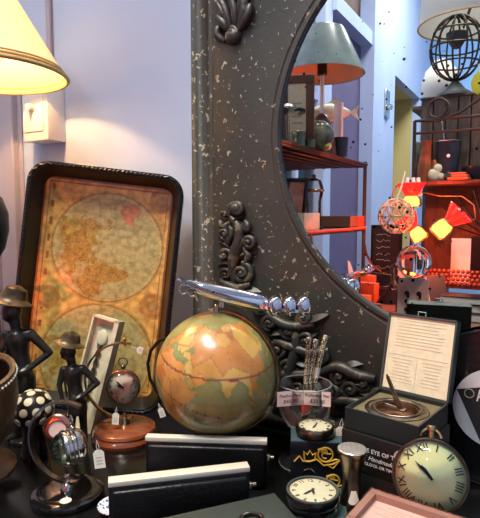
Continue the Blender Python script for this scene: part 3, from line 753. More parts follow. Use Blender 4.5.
# ------------------------------------------------------------------ serving tray with a map
def tray():
    d = 1.155
    top = P(109, 170, 1.20); bot = P(88, 428, 1.15)
    W, H, D = S(144, 1.18), .515, .05; bot.z = Z0+W/2*math.sin(R_(6.4))+.004
    t = thing('serving_tray', 'upright black serving tray lined with an antique world map, behind the statuettes', 'tray', bot, 35, -5, 6.4)
    w, h, r = W/2, H, .045
    def rr(w, z0, z1, r, n=8):
        out = []
        for cx, cz, a0 in ((w-r, z0+r, -90), (w-r, z1-r, 0), (-w+r, z1-r, 90), (-w+r, z0+r, 180)):
            for i in range(n+1):
                a = R_(a0+90*i/n); out.append((cx+r*math.cos(a), cz+r*math.sin(a)))
        return out
    part('back_panel', B().prism(rr(w, 0, h, r), .0, .006), 'blackwood', t)
    b = B()
    o1 = rr(w, 0, h, r); i0 = rr(w-.024, .024, h-.024, .026); i1 = rr(w-.010, .010, h-.010, .038)
    rings = [[b.bm.verts.new((x, yy, z)) for x, z in ps] for ps, yy in ((o1, .0), (o1, -D), (i1, -D), (i0, -.001))]
    for A_, B_ in zip(rings, rings[1:]):
        n = len(A_)
        for i in range(n): b.bm.faces.new((A_[i], A_[(i+1) % n], B_[(i+1) % n], B_[i]))
    part('rim', b, 'blackwood', t, 'black raised rim')
    b = B(); po = rr(w-.006, .006, h-.006, .040, 8); pts = []
    n = len(po)
    for i in range(n):
        a, c = Vector((po[i][0], -D-.001, po[i][1])), Vector((po[(i+1) % n][0], -D-.001, po[(i+1) % n][1])); k = max(1, int((c-a).length/.0045))
        for j in range(k): pts.append(a.lerp(c, j/k))
    cen = Vector((0, -D, h/2))
    b.tube([p+(p-cen).normalized()*(.0022 if i % 2 else -.0012) for i, p in enumerate(pts)], [.0036 if i % 2 else .0026 for i in range(len(pts))], 6, True)
    part('stitched_edge', b, 'blackleather', t, 'whip-stitched black leather edge')
    # printed map
    b = B(); nx, nz = 170, 260; x0, x1, z0, z1 = -(w-.024), w-.024, .024, h-.024
    g = [[b.bm.verts.new((x0+(x1-x0)*i/nx, -.0022, z0+(z1-z0)*j/nz)) for i in range(nx+1)] for j in range(nz+1)]
    for j in range(nz):
        for i in range(nx): b.bm.faces.new((g[j][i], g[j][i+1], g[j+1][i+1], g[j+1][i]))
    o = part('map_print', b, 'traymap', t, 'antique double hemisphere map print')
    hw = (x1-x0)/2; rad = hw*.86; zc1 = z1-rad-.024; zc2 = zc1-2*rad-.006; ox = hw*.06
    def azi(x, z, lon0):
        X, Y = z, -x                               # east is up, north is left
        rho = math.hypot(X, Y); c = rho*PI/2
        if rho < 1e-6: return lon0, 0
        lat = math.asin(Y*math.sin(c)/rho); lon = lon0+math.degrees(math.atan2(X*math.sin(c), rho*math.cos(c)))
        return (lon+180) % 360-180, math.degrees(lat)
    rt = random.Random(4)
    mixc = lambda a, b, f: tuple(x*(1-f)+y*f for x, y in zip(a, b))
    def ink(co):
        x, z = co.x, co.z
        for zc, l0 in ((zc1, 70), (zc2, -110)):
            u, v = (x-ox)/rad, (z-zc)/rad; rho = math.hypot(u, v)
            if rho < 1.0:
                lon, lat = azi(u, v, l0)
                if rho > .985: return (150, 116, 60)
                k = isl(lon, lat)
                if k:
                    if k == 'australia': return (200, 128, 80)
                    a = mixc(land_ink(lon, lat, k), (184, 164, 96), .5); f = rt.uniform(.72, 1.05); return (a[0]*f, a[1]*f*.97, a[2]*f*.8)
                if abs((lon+7.5) % 15-7.5) < .55 or abs((lat+7.5) % 15-7.5) < .5: return (170, 146, 92)
                return (184, 168, 108) if rho < .93 else (200, 172, 104)
            if rho < 1.05: return (206, 164, 86) if rho > 1.02 else (176, 132, 64)
        e = min(x-x0, x1-x, z-z0, z1-z)
        if e < .004 or .010 < e < .0115: return (140, 88, 36)
        for cx_, cz_, rr_ in ((x0+.032, zc1-rad*1.0, .026), (x1-.024, z1-.030, .028), (x1-.02, zc1-rad, .03)):   # corner cartouches
            q = math.hypot(x-cx_, z-cz_)/rr_
            if q < 1: return (192, 138+14*math.sin(q*14), 68) if q > .3 else (176, 140, 76)
        if x < x0+.03 and abs((z*160) % 6-3) < 1.2 and .006 < x-x0-.012 < .012: return (150, 104, 52)
        f = 1+.06*math.sin(x*190+3*math.sin(z*70))
        return (220*f, 172*f, 88*f)
    ink_mesh(o.data, ink, 1.22)
    # small loop of string on the top edge
    p = P(83, 167, 1.17)
    solo('string_loop', B().tube([(.013*math.cos(a*PI/12), .004*math.sin(a*PI/12), .002) for a in range(24)], .002, 6, True).tube([(.012, 0, .002), (.022, -.002, .002), (.032, .001, .0025)], .0018, 6), 'cream',
         'little loop of cream string lying on the top edge of the tray', 'string', bpyvec(t, (-.058, -D*.5, H+.001)), 35, 0, 6.4)
    return t
def bpyvec(t, loc):
    m = Matrix.LocRotScale(t.location, t.rotation_euler, (1, 1, 1)); return m @ Vector(loc)
tray()

# ------------------------------------------------------------------ statuettes
def bake_skin(verts, edges, radii, extra, vox):
    b = B()
    for v, r in zip(verts, radii): b.sphere(r, v, u=16, v=10)
    for i, j in edges: b.tube([verts[i].lerp(verts[j], f/4) for f in range(5)], [radii[i]+(radii[j]-radii[i])*f/4 for f in range(5)], 14)
    extra(b)
    o = bpy.data.objects.new('figure', b.done('figure')); COL.objects.link(o)
    rm = o.modifiers.new('remesh', 'REMESH'); rm.mode = 'VOXEL'; rm.voxel_size = vox
    sm = o.modifiers.new('smooth', 'SMOOTH'); sm.factor = .5; sm.iterations = 4
    dg = bpy.context.evaluated_depsgraph_get(); m4 = bpy.data.meshes.new_from_object(o.evaluated_get(dg))
    bpy.data.objects.remove(o)
    bb = B(); bb.bm.from_mesh(m4); return bb
def statuette(loc, k, label, rz):
    t = thing('boy_statuette', label, 'statuette', loc, rz, group=None)
    s = k*.00194                                    # one photo pixel of the tall figure
    def p(x, z, y=0): return Vector(((x-25)*s, y*s, (440-z)*s))
    V = [p(26, 372), p(23, 352), p(21, 336), p(20.5, 327), p(19, 319),                              # pelvis, waist, chest, neck, skull
         p(33, 331, 3), p(50, 351, 8), p(33, 366, -6), p(27, 368, -9),                               # near arm on the hip
         p(10, 332, -3), p(7, 350, -9), p(12, 368, -12), p(15, 374, -13),                            # far arm hanging
         p(31, 376, 2), p(32, 402, 3), p(33, 432, 3), p(27, 436, -2),                                 # legs
         p(21, 376, -2), p(19, 402, -3), p(19, 432, -2), p(12, 436, -6)]
    E = [(0, 1), (1, 2), (2, 3), (3, 4), (2, 5), (5, 6), (6, 7), (7, 8), (2, 9), (9, 10), (10, 11), (11, 12), (0, 13), (13, 14), (14, 15), (15, 16), (0, 17), (17, 18), (18, 19), (19, 20)]
    rad = [9.5, 9, 11.5, 5.2, 6, 5.2, 3.7, 2.7, 3.2, 5, 3.6, 2.6, 3, 6.2, 5, 4.2, 3.2, 6.2, 5, 4.2, 3.2]
    def extra(b):
        h = p(16, 309); 
        b.sphere(9.8*s, h, (1, .88, 1.2), u=20, v=14)
        b.sphere(6*s, h+Vector((-3.4*s, 0, -5.5*s)), (1, .9, .9), u=16, v=10)               # jaw
        b.sphere(1.9*s, h+Vector((-9.6*s, -.8*s, -2.2*s)), (1.1, 1, 1.25), u=10, v=8)        # nose
        b.sphere(1.7*s, h+Vector((-8.6*s, -.6*s, -6.0*s)), (1, 1.7, .6), u=10, v=8)          # lips
        b.sphere(1.6*s, h+Vector((-8.3*s, -.5*s, -7.6*s)), (1, 1.5, .6), u=10, v=8)
        for sy in (-1, 1):
            b.sphere(2.2*s, h+Vector((1.2*s, sy*8.2*s, -1.5*s)), (.9, .5, 1.5), u=10, v=8)   # ears
            b.sphere(1.5*s, h+Vector((-7.8*s, sy*3.6*s, .6*s)), (.7, 1.2, .8), u=10, v=8)    # eyes
        # fingers of the hand on the hip and of the hanging hand
        for j in range(4):
            a = p(27, 368+1.2*(j-1.5), -9.5); b.tube([a, a+Vector((-3*s, -1*s, -.4*s*j)), a+Vector(((-6+.4*j)*s, .5*s, (-.6-.4*j)*s))], [1.1*s, 1*s, .7*s], 6)
            a = p(15+1.1*(j-1.5), 375, -13); b.tube([a, a+Vector((.6*s, -.4*s, -3.4*s)), a+Vector((1.4*s, .2*s, (-6.4+.5*j)*s))], [1.1*s, 1*s, .7*s], 6)
        a = p(28, 366, -9.5); b.tube([a, a+Vector((-1.5*s, -.6*s, 2.6*s)), a+Vector((-3.4*s, 0, 3.6*s))], [1.2*s, 1*s, .8*s], 6)
        a = p(13.5, 373, -13); b.tube([a, a+Vector((-1.6*s, -.6*s, -2*s)), a+Vector((-1.8*s, 0, -4*s))], [1.2*s, 1*s, .8*s], 6)
        b.tube([p(26, 374), p(26, 390, 0)], [10*s, 9.5*s], 16)                                 # trouser seat
    bb = bake_skin(V, E, [r*s for r in rad], extra, 1.05*s)
    part('figure', bb, 'statue', t)
    # brimmed hat, tipped back
    hm = TR(*p(18.5, 296.5)) @ RY(17) @ RX(-9)
    pr = [(0, 14*s), (5*s, 13.4*s), (9.5*s, 10.5*s), (11.4*s, 5.5*s), (12*s, 1.5*s), (15*s, -1.0*s), (19*s, -3.0*s), (19.2*s, -3.8*s), (15*s, -2.2*s), (12*s, -.5*s), (9.5*s, 0*s), (0, 2*s)]
    part('hat', B().lathe(pr, 40, hm, ruffle=lambda r, z, a: (r*(1+.05*math.sin(2*a+.5)), z+(1.6*s*math.cos(2*a) if r > 14*s else 0)+(-1.5*s*math.cos(a)**2 if r < 6*s else 0))), 'statuehat', t, 'brown-gold brimmed hat')
    b = B()
    for sy in (-1, 1): b.tube([p(16.5, 327, 6*sy), p(12.5, 338, 6.5*sy), p(13.5, 352, 6*sy), p(15.5, 366, 6*sy)], [1.3*s, 1.5*s, 1.5*s, 1.1*s], 8)
    part('waistcoat_edge', b, 'statue', t)
    part('plinth', B().cyl(13*s, 4.0*s, 32, TR(-1*s, 0, 0), bev=.6*s), 'statue', t)
statuette(T(25, 441), 1.0, 'taller dark bronze statuette of a boy in a brimmed hat, hand on hip', 22)
statuette(T(78, 452), .745, 'smaller dark bronze statuette of a boy in a brimmed hat, beside the spoon box', 22)

# ------------------------------------------------------------------ wooden bowl and dotted gourd
def bowl():
    loc = T(-12, 478)+Vector((0, 0, .014))
    t = thing('wooden_bowl', 'brown wooden goblet bowl with a white-dotted rim at the left edge', 'bowl', loc, 30, 15, 0)
    R = S(42, .85); h = .185
    part('bowl_body', B().lathe([(0, 0), (.045, 0), (.046, .008), (.022, .02), (.018, .035), (.03, .05), (R*.78, .09), (R*.96, .13), (R, h), (R-.005, h+.002), (R-.009, h-.003), (R*.85, .12), (R*.6, .085), (0, .06)], 56), 'bowlwood', t)
    part('bowl_lining', B().lathe([(R-.0100, h-.006), (R*.84, .122), (R*.6, .0865), (0, .0615)], 48), 'darkin', t)
    b = B()
    for i in range(64):
        a = 2*PI*i/64; b.sphere(.0022, ((R+.0003)*math.cos(a), (R+.0003)*math.sin(a), h-.008), u=8, v=6)
    part('dotted_band', b, 'paper', t, 'row of white dots round the rim')
bowl()
def gourd():
    d = .955; loc = T(35, 456); s = dep(loc)/FPX
    t = thing('dotted_vase', 'round dark vase with cream polka dots beside the wooden bowl', 'vase', loc, 30)
    zc = (P(35, 408, dep(loc)).z-Z0); r = S(20, dep(loc))
    pr = [(0, 0), (.02, 0), (.024, .006), (.018, zc-r*1.1)]+[(r*math.cos(a), zc+r*.98*math.sin(a)) for a in [R_(x) for x in range(-55, 90, 8)]]+[(0, zc+r*.98)]
    part('vase_body', B().lathe(pr, 40), pm('dark_brown_glaze', srgb(30, 20, 16), .3), t)
    b = B()
    for lat, n, off in ((74, 3, .3), (42, 8, .1), (10, 10, .35), (-22, 9, .0)):
        for i in range(n):
            a = R_(lat); l = 2*PI*(i+off)/n
            nrm = Vector((math.cos(a)*math.cos(l), math.cos(a)*math.sin(l), math.sin(a)))
            pt = Vector((r*nrm.x, r*nrm.y, zc+r*.98*nrm.z))
            q = Vector((0, 0, 1)).rotation_difference(nrm).to_matrix().to_4x4()
            b.lathe([(0, -.0025), (r*.21, -.0025), (r*.20, -.0002), (r*.12, .0007), (0, .0009)], 20, Matrix.Translation(pt) @ q)
    part('polka_dots', b, 'cream', t, 'cream polka dots')
gourd()

# ------------------------------------------------------------------ spoon in a presentation box
def spoonbox():
    loc = T(80, 430); w, h, dd = S(29, 1.09), .235, .024
    t = thing('spoon_box', 'narrow cream box leaning on the map tray behind the smaller statuette', 'box', loc, 14, -10, 12)
    b = B(); b.box((w, .004, h), (0, dd/2, h/2)); b.box((.004, dd, h), (-w/2+.002, 0, h/2)); b.box((w, dd, .004), (0, 0, .002)); b.box((w, dd, .004), (0, 0, h-.002))
    part('box_tray', b, 'cream', t, smooth=False)
    part('box_side', B().box((.010, dd, h), (w/2-.005, 0, h/2)), 'lining', t, 'printed side of the box', smooth=False)
    part('box_insert', B().box((w-.014, .010, h-.01), (-.003, .007, h/2)), 'lining', t, smooth=False)
    t2 = thing('souvenir_spoon', 'spoon with a pale bowl and twisted dark handle lying in the cream box', 'spoon', bpyvec(t, (-.003, .0, 0)), 14, -10, 12)
    part('spoon_bowl', B().sphere(.0135, (0, -.002, h-.042), (.85, .22, 1.25)), 'cream', t2)
    b = B()
    for k in range(2): b.tube([(.0035*math.cos(i*.55+k*PI), -.002+.0025*math.sin(i*.55+k*PI), h-.056-i*.0032) for i in range(42)], .0024, 6)
    part('spoon_handle', b, 'bronze', t2, 'twisted dark handle')
spoonbox()

# ------------------------------------------------------------------ dials
ROM = ['XII', 'I', 'II', 'III', 'IIII', 'V', 'VI', 'VII', 'VIII', 'IX', 'X', 'XI']
def dial(t, R, y, mat, size, hh=40, mh=150, roman=True, handw=.06, rot=0, convex=0, handmat='ink', m0=None):
    m0 = m0 if m0 is not None else Matrix.Identity(4)
    f = m0 @ TR(0, y, 0) @ RX(90)
    d = part('dial', B().lathe([(0, convex), (R*.5, convex*.75), (R, 0), (R, -.001), (0, -.001)], 56, f), mat, t)
    b = B()
    for i in range(12):
        a = R_(-30*i+rot); rr = R*.80
        zo = convex*.4+.0004
        b.text(ROM[i] if roman else str(12 if i == 0 else i), size, f @ TR(-rr*math.sin(a), rr*math.cos(a), zo) @ Matrix.Rotation(a, 4, 'Z'))
    for i in range(60):
        a = R_(6*i); b.box((R*.008, R*.03, .0002), (-R*.95*math.sin(a), R*.95*math.cos(a), .0006), m=f, rot=(0, 0, a))
    part('numerals', b, 'ink', d, smooth=False)
    for nm, ang, ln, w in (('hour_hand', hh, .40, handw), ('minute_hand', mh, .60, handw*.75)):
        b = B(); a = R_(-ang+rot); pts = [(-w*R*.5, -R*.1), (w*R*.5, -R*.1), (w*R*.7, R*ln*.6), (0, R*ln), (-w*R*.7, R*ln*.6)]
        b.prism([(x, z) for x, z in pts], -.0003, .0003, f @ TR(0, 0, convex+.0012) @ Matrix.Rotation(a, 4, 'Z') @ RX(90)); part(nm, b, handmat, t, smooth=False)
    part('hand_hub', B().cyl(R*.05, .0012, 16, f @ TR(0, 0, convex+.0006)), handmat, t)

def price_tag(loc, w, h, label, rz=30, roll=0, tilt=-6, mat='paper'):
    t = thing('price_tag', label, 'price tag', loc, rz, tilt, roll, group='small white price tags')
    part('tag_card', B().prism([(-w/2, -h), (w/2, -h), (w/2, -w*.25), (w*.25, 0), (-w*.25, 0), (-w/2, -w*.25)], -.0004, .0004), mat, t)
    part('string', B().tube([(0, 0, -w*.3), (w*.15, -.0012, w*.3), (0, 0, w*.9), (-w*.15, .0012, w*.3), (0, .0008, -w*.3)], .0005, 5), mat, t)
    b = B()
    for k in range(3): b.box((w*.55, .0002, h*.04), (0, -.0006, -h*(.42+.17*k)))
    part('handwriting', b, 'greyink', t)

# ------------------------------------------------------------------ hanging watch on a wooden base
def hanging_watch():
    loc = T(125, 437); d = dep(loc); s = d/FPX
    t = thing('watch_stand', 'brass crescent watch stand on a round reddish wood base', 'stand', loc, 30)
    rb = 32*s
    part('base', B().lathe([(0, 0), (rb, 0), (rb+.001, .006), (rb-.002, .012), (rb-.004, .014), (rb-.002, .017), (rb-.004, .022), (rb-.012, .026), (rb-.02, .027), (0, .028)], 64), 'redwood', t, 'stepped reddish wooden base')
    zc = P(125, 379, d).z-Z0; R = 38*s
    part('stem', B().lathe([(0, .027), (.011, .028), (.009, .034), (.0045, .042), (.006, .047), (.004, zc-R), (0, zc-R)], 24), 'brass', t)
    part('crescent_arm', B().band(R, R_(78), R_(282), .008, .0035, 60, TR(0, 0, zc)), 'brass', t, 'brass crescent arm')
    part('hanger_pin', B().cyl(.0022, .016, 12, TR(.003, 0, zc+R-.006), bev=.0005), 'brass', t)
    wz = P(124, 384, d).z-Z0; r = 17.2*s
    w = thing('hanging_ball_watch', 'round ball watch hanging from the brass crescent over the wooden base', 'watch', bpyvec(t, (-.001, 0, wz)), 30)
    part('watch_case', B().lathe([(0, -.015)]+[(r*math.cos(a), .003+.018*math.sin(a)) for a in [R_(x) for x in range(-80, 1, 10)]]+[(r, .006), (r-.001, .009), (r-.003, .0095), (r-.003, .004), (0, .004)], 48, RX(90)), 'brass', w)
    dial(w, r-.003, -.0055, 'dialpink', .0062, 110, 135, True, .09, convex=.003)
    part('watch_glass', B().lathe([(r-.002, .0085), (r*.9, .0125), (r*.6, .019), (r*.3, .022), (0, .023)], 40, RX(90)), 'domeglass', w)
    part('crown', B().cyl(.0045, .008, 16, TR(0, 0, r-.001), bev=.001), 'bronze', w)
    part('bow_ring', B().tube([(.0085*math.cos(a*PI/12), 0, r+.013+.0085*math.sin(a*PI/12)) for a in range(24)], .0012, 8, True), 'bronze', w)
    zt = zc+R
    price_tag(P(137, 349, d-.005), .014, .012, 'tiny white price tag at the top of the brass crescent', 30, -70)
    price_tag(P(116, 413, d-rb*.5), .013, .022, 'white price tag hanging in front of the wooden watch base', 30, 4)
hanging_watch()

# ------------------------------------------------------------------ front stand with side-on watch
def front_stand():
    loc = T(68, 497); d = dep(loc); s = d/FPX
    t = thing('front_watch_stand', 'crescent watch stand on a round black base at the front left', 'stand', loc, 30)
    t.name = 'watch_stand'
    rb = 35*s
    part('base', B().lathe([(0, 0), (rb, 0), (rb+.001, .005), (rb-.001, .010), (rb-.006, .012), (rb-.012, .0135), (rb-.02, .0125), (0, .0135)], 64), pm('black_gloss_wood', srgb(18, 17, 17), .14, coat=.6), t, 'glossy black round base')
    zc = P(66, 440, d).z-Z0; R = 41*s
    part('stem', B().lathe([(0, .013), (.011, .0135), (.0105, .018), (.0075, .023), (.003, .028), (.003, .033), (.0045, .036), (.003, .039), (.0028, zc-R), (0, zc-R)], 28), 'nickel', t, 'bright nickel turned stem')
    m = TR(0, 0, zc) @ RZ(-14)
    part('crescent_arm', B().band(R, R_(66), R_(288), .009, .0036, 60, m), pm('gunmetal', (.34, .31, .29), .2, 1), t, 'dark metal crescent arm')
    part('round_sticker', B().cyl(.0085, .0006, 28, TR(.008, -rb*.62, .0132)), 'paper', t, 'round white sticker on the base')
    w = thing('hanging_ball_watch', 'domed watch turned side-on, hanging in the front crescent stand', 'watch', bpyvec(t, (.008, -.002, P(72, 444, d).z-Z0)), 30-58, 4)
    r = 17*s
    part('watch_case', B().lathe([(0, -.024), (r*.55, -.022), (r*.9, -.016), (r, -.010), (r*1.0, -.006), (r*1.045, -.0045), (r*.99, -.003), (r*.99, -.0005), (r*1.045, .001), (r*.99, .0025), (r*.99, .006), (r*1.05, .008), (r*1.05, .010), (r*1.0, .013), (r*.93, .0135), (r*.93, .004), (0, .004)], 56, RX(90)), 'nickel', w)
    dial(w, r*.92, -.0062, 'dialy', .006, 60, 200, True, .08)
    part('watch_glass', B().lathe([(r*.95, .013), (r*.88, .019), (r*.65, .026), (r*.35, .030), (0, .0315)], 48, RX(90)), 'aqua_lens', w, 'greenish glass dome')
    part('crown', B().cyl(.0045, .009, 16, TR(0, .004, r-.001), bev=.001), 'nickel', w)
    part('bow_ring', B().tube([(.009*math.cos(a*PI/12), .004, r+.013+.009*math.sin(a*PI/12)) for a in range(24)], .0014, 8, True), 'nickel', w)
    price_tag(P(98, 450, d-.01), .017, .028, 'cream price tag beside the domed side-on watch', 30, -8)
    # copper compass behind it
    l2 = T(59, 462); d2 = dep(l2)
    c = thing('pocket_compass', 'small copper compass with a pale face on an easel behind the domed watch', 'compass', l2, 36)
    zc2 = P(58, 427, d2).z-Z0; r2 = 14*d2/FPX
    part('case', B().lathe([(0, -.006), (r2, -.006), (r2, .004), (r2*.9, .006), (r2*.62, .0065), (r2*.62, .003), (0, .003)], 40, TR(0, 0, zc2) @ RX(80)), 'copper', c)
    part('face', B().cyl(r2*.62, .001, 32, TR(0, -.003, zc2) @ RX(80)), 'pinkpaper', c, 'pale face')
    part('easel', B().tube([(-.015, -.012, 0), (-.010, .0, zc2-r2), (0, .008, zc2), (.010, 0, zc2-r2), (.015, -.012, 0)], .0018, 8).tube([(0, .008, zc2), (0, .035, 0)], .0018, 8), 'copper', c)
    l3 = T(36, 462); d3 = dep(l3)
    v = solo('glass_tumbler', B().lathe([(0, 0), (.011, 0), (.0125, .04), (.0115, .04), (.010, .003), (0, .003)], 32), 'glass', 'tiny clear glass standing behind the front crescent stand', 'glass', l3, 0)
    l4 = T(113, 514)
    p = solo('porcelain_dish', B().lathe([(0, 0), (.012, 0), (.013, .003), (.027, .012), (.028, .014), (.026, .0135), (.011, .004), (0, .004)], 40), 'bluewhite', 'blue and white porcelain dish half hidden by the front black case', 'dish', l4+Vector((.004, .004, 0)), 0)
front_stand()

# ------------------------------------------------------------------ black cases
def black_case(px0, py0, px1, py1, ztop, thick, label, lean=-6):
    a, b_ = T(px0, py0, ztop), T(px1, py1, ztop)
    c = (a+b_)/2; w = (Vector((b_.x, b_.y))-Vector((a.x, a.y))).length; rz = math.degrees(math.atan2(b_.y-a.y, b_.x-a.x))
    h = (ztop-Z0)
    t = thing('leather_case', label, 'case', (c.x, c.y, Z0), rz, 0, 0, group=None)
    part('case_body', B().box((w, thick, h-.005), (0, thick/2, (h-.005)/2), .005, seg=3), 'blackleather', t)
    part('front_pad', B().box((w*.955, .008, h*.80), (0, -.002, h*.46), .0038, seg=3), 'blackleather', t, 'padded black front')
    part('metal_edge', B().box((w*1.0, thick*.98, .007), (0, thick*.49, h-.0035), .0006), 'pale_edge', t, 'pale silver top edge')
    k = part('clasp', B().box((.005, .007, .009), (w/2+.0025, thick*.5, h*.62), .0015), 'gold_edge', t, 'small metal clasp')
    part('clasp_pin', B().cyl(.003, .007, 14, TR(w/2+.0045, thick*.5, h*.62) @ RY(90), bev=.0008), 'brass', k)
    return t
black_case(145, 437, 267, 441, Z0+.080, .015, 'farther black leather case with a silver top edge, below the globe')
black_case(108, 483, 250, 467, Z0+.083, .018, 'nearer black leather case with a silver top edge, at the front')

def grey_box():
    z = Z0+.055
    a, b_, c = T(274, 493, z), T(167, 517, z), T(289, 518, z)
    u = (b_-a).normalized(); rz = math.degrees(math.atan2(-u.y, -u.x)); wx, wy, h = .17, .09, .055
    ctr = a+u*wx/2+Vector((u.y, -u.x, 0))*-1*wy/2 if False else a+u*wx/2
    n = Vector((-u.y, u.x, 0)); n = n if n.dot(Vector((Fv.x, Fv.y, 0))) < 0 else -n
    ctr = ctr+n*wy/2
    t = thing('flat_box', 'flat grey-green box with a black ring at the bottom edge', 'box', (ctr.x, ctr.y, Z0), rz)
    part('box_base', B().box((wx, wy, h*.6), (0, 0, h*.3), .0015), 'greenblack', t)
    part('box_lid', B().box((wx+.002, wy+.002, h*.4), (0, 0, h*.8), .0015), 'greygreen', t)
    r = T(248, 517, z)
    lp = Matrix.LocRotScale(t.location, t.rotation_euler, (1, 1, 1)).inverted() @ r
    solo('black_ring', B().tube([(.014*math.cos(i*PI/16), .014*math.sin(i*PI/16), .003) for i in range(32)], .003, 8, True), 'blackwood', 'thick black ring lying on the flat grey-green box', 'ring', r+Vector((0, 0, 0))+n*.012, 0)
grey_box()

# ------------------------------------------------------------------ goblet with pens
def goblet():
    loc = T(304, 462); d = dep(loc); s = d/FPX
    t = thing('wine_goblet', 'clear ribbed glass goblet holding the patterned pens', 'goblet', loc, 30)
    H = P(304, 381, d).z-Z0; R = 27*s
    rib = lambda r, z, a: ((r*(1+.012*math.cos(16*a)) if .06 < z < H*.8 else r), z)
    o = [(0, 0), (25*s, 0), (25*s, .002), (.02, .005), (.007, .012), (.005, .03), (.006, .046), (.014, .055), (.030, .068), (R*.90, .09), (R*1.0, .115), (R*1.0, H*.85), (R*.96, H)]
    i = [(R*.96-.0022, H), (R-.0026, H*.85), (R-.003, .115), (R*.88-.003, .092), (.027, .072), (.010, .061), (0, .060)]
    part('glass_body', B().lathe(o+i, 64, None, rib), 'goblet', t)
    ed = pm('edge_glint', (.62, .65, .63), .12, trans=.55, ior=1.3)  # pale bead colour imitates light caught along rim and foot
    part('rim', B().tube([(R*.953*math.cos(i*PI/32), R*.953*math.sin(i*PI/32), H) for i in range(64)], .0014, 8, True), ed, t, 'pale bead standing in for the glint on the glass rim')
    part('foot_edge', B().tube([(25*s*math.cos(i*PI/32), 25*s*math.sin(i*PI/32), .001) for i in range(64)], .0011, 8, True), ed, t)
    for k, (bx, tx, ty, by, mid) in enumerate(((301, 309, 337, -.010, 'left'), (304, 316, 339, -.004, 'middle'), (306, 326, 335, .006, 'right'))):
        p0 = bpyvec(t, ((bx-304)*s*.6, by*.6, .0735)); p1 = P(tx, ty, d+by)
        dr = (p1-p0); ln = dr.length; q = Vector((0, 0, 1)).rotation_difference(dr.normalized())
        pen = thing('patterned_pen', {'left': 'leftmost of the three patterned pens in the goblet', 'middle': 'middle pen of the three patterned pens in the goblet', 'right': 'rightmost pen in the goblet, leaning right, with a white sticker'}[mid], 'pen', p0, 0, group='patterned pens in the goblet')
        pen.rotation_euler = q.to_euler()
        part('barrel', B().lathe([(0, .012), (.0042, .014), (.0044, ln*.5), (.0046, ln-.004), (.0046, ln-.002), (.003, ln), (0, ln)], 20), 'pen', pen)
        part('tip', B().lathe([(0, 0), (.001, .001), (.0035, .012), (0, .0122)], 16), 'nickel', pen)
        part('end_cap', B().cyl(.0048, .004, 18, TR(0, 0, ln-.0045), bev=.001), 'gold_edge', pen)
        part('grip', B().cyl(.0048, .016, 18, TR(0, 0, .018), bev=.001), 'redink', pen, 'red grip')
        if mid == 'right': part('sticker', B().lathe([(.0048, ln*.50), (.0049, ln*.50), (.0049, ln*.62), (.0048, ln*.62)], 20), 'paper', pen, 'white sticker')
    # two price cards on the rim
    for k, (px, txt1, txt2, ang, lab) in enumerate(((290, 'Feather Pens', '$45.00', 14, 'left pink price card taped to the front of the goblet'), (317, 'Rollerball Pen', '$35.00', -16, 'right pink price card taped to the front of the goblet'))):
        dd = d-R-.002
        c = P(px, 398.5, dd)
        card = thing('price_card', lab, 'price card', c, 30+ang*.9, 0, 0, group='pink price cards on the goblet')
        w, h = S(27, dd), S(15, dd)
        part('card', B().box((w, .0006, h), (0, 0, 0)), 'pinkpaper', card)
        b = B(); b.text(txt1, h*.29, TR(0, -.0006, h*.2) @ FACE, .0001, shear=.2); b.text(txt2, h*.36, TR(0, -.0006, -h*.2) @ FACE, .0001, shear=.2)
        part('handwriting', b, 'ink', card, smooth=False)
goblet()

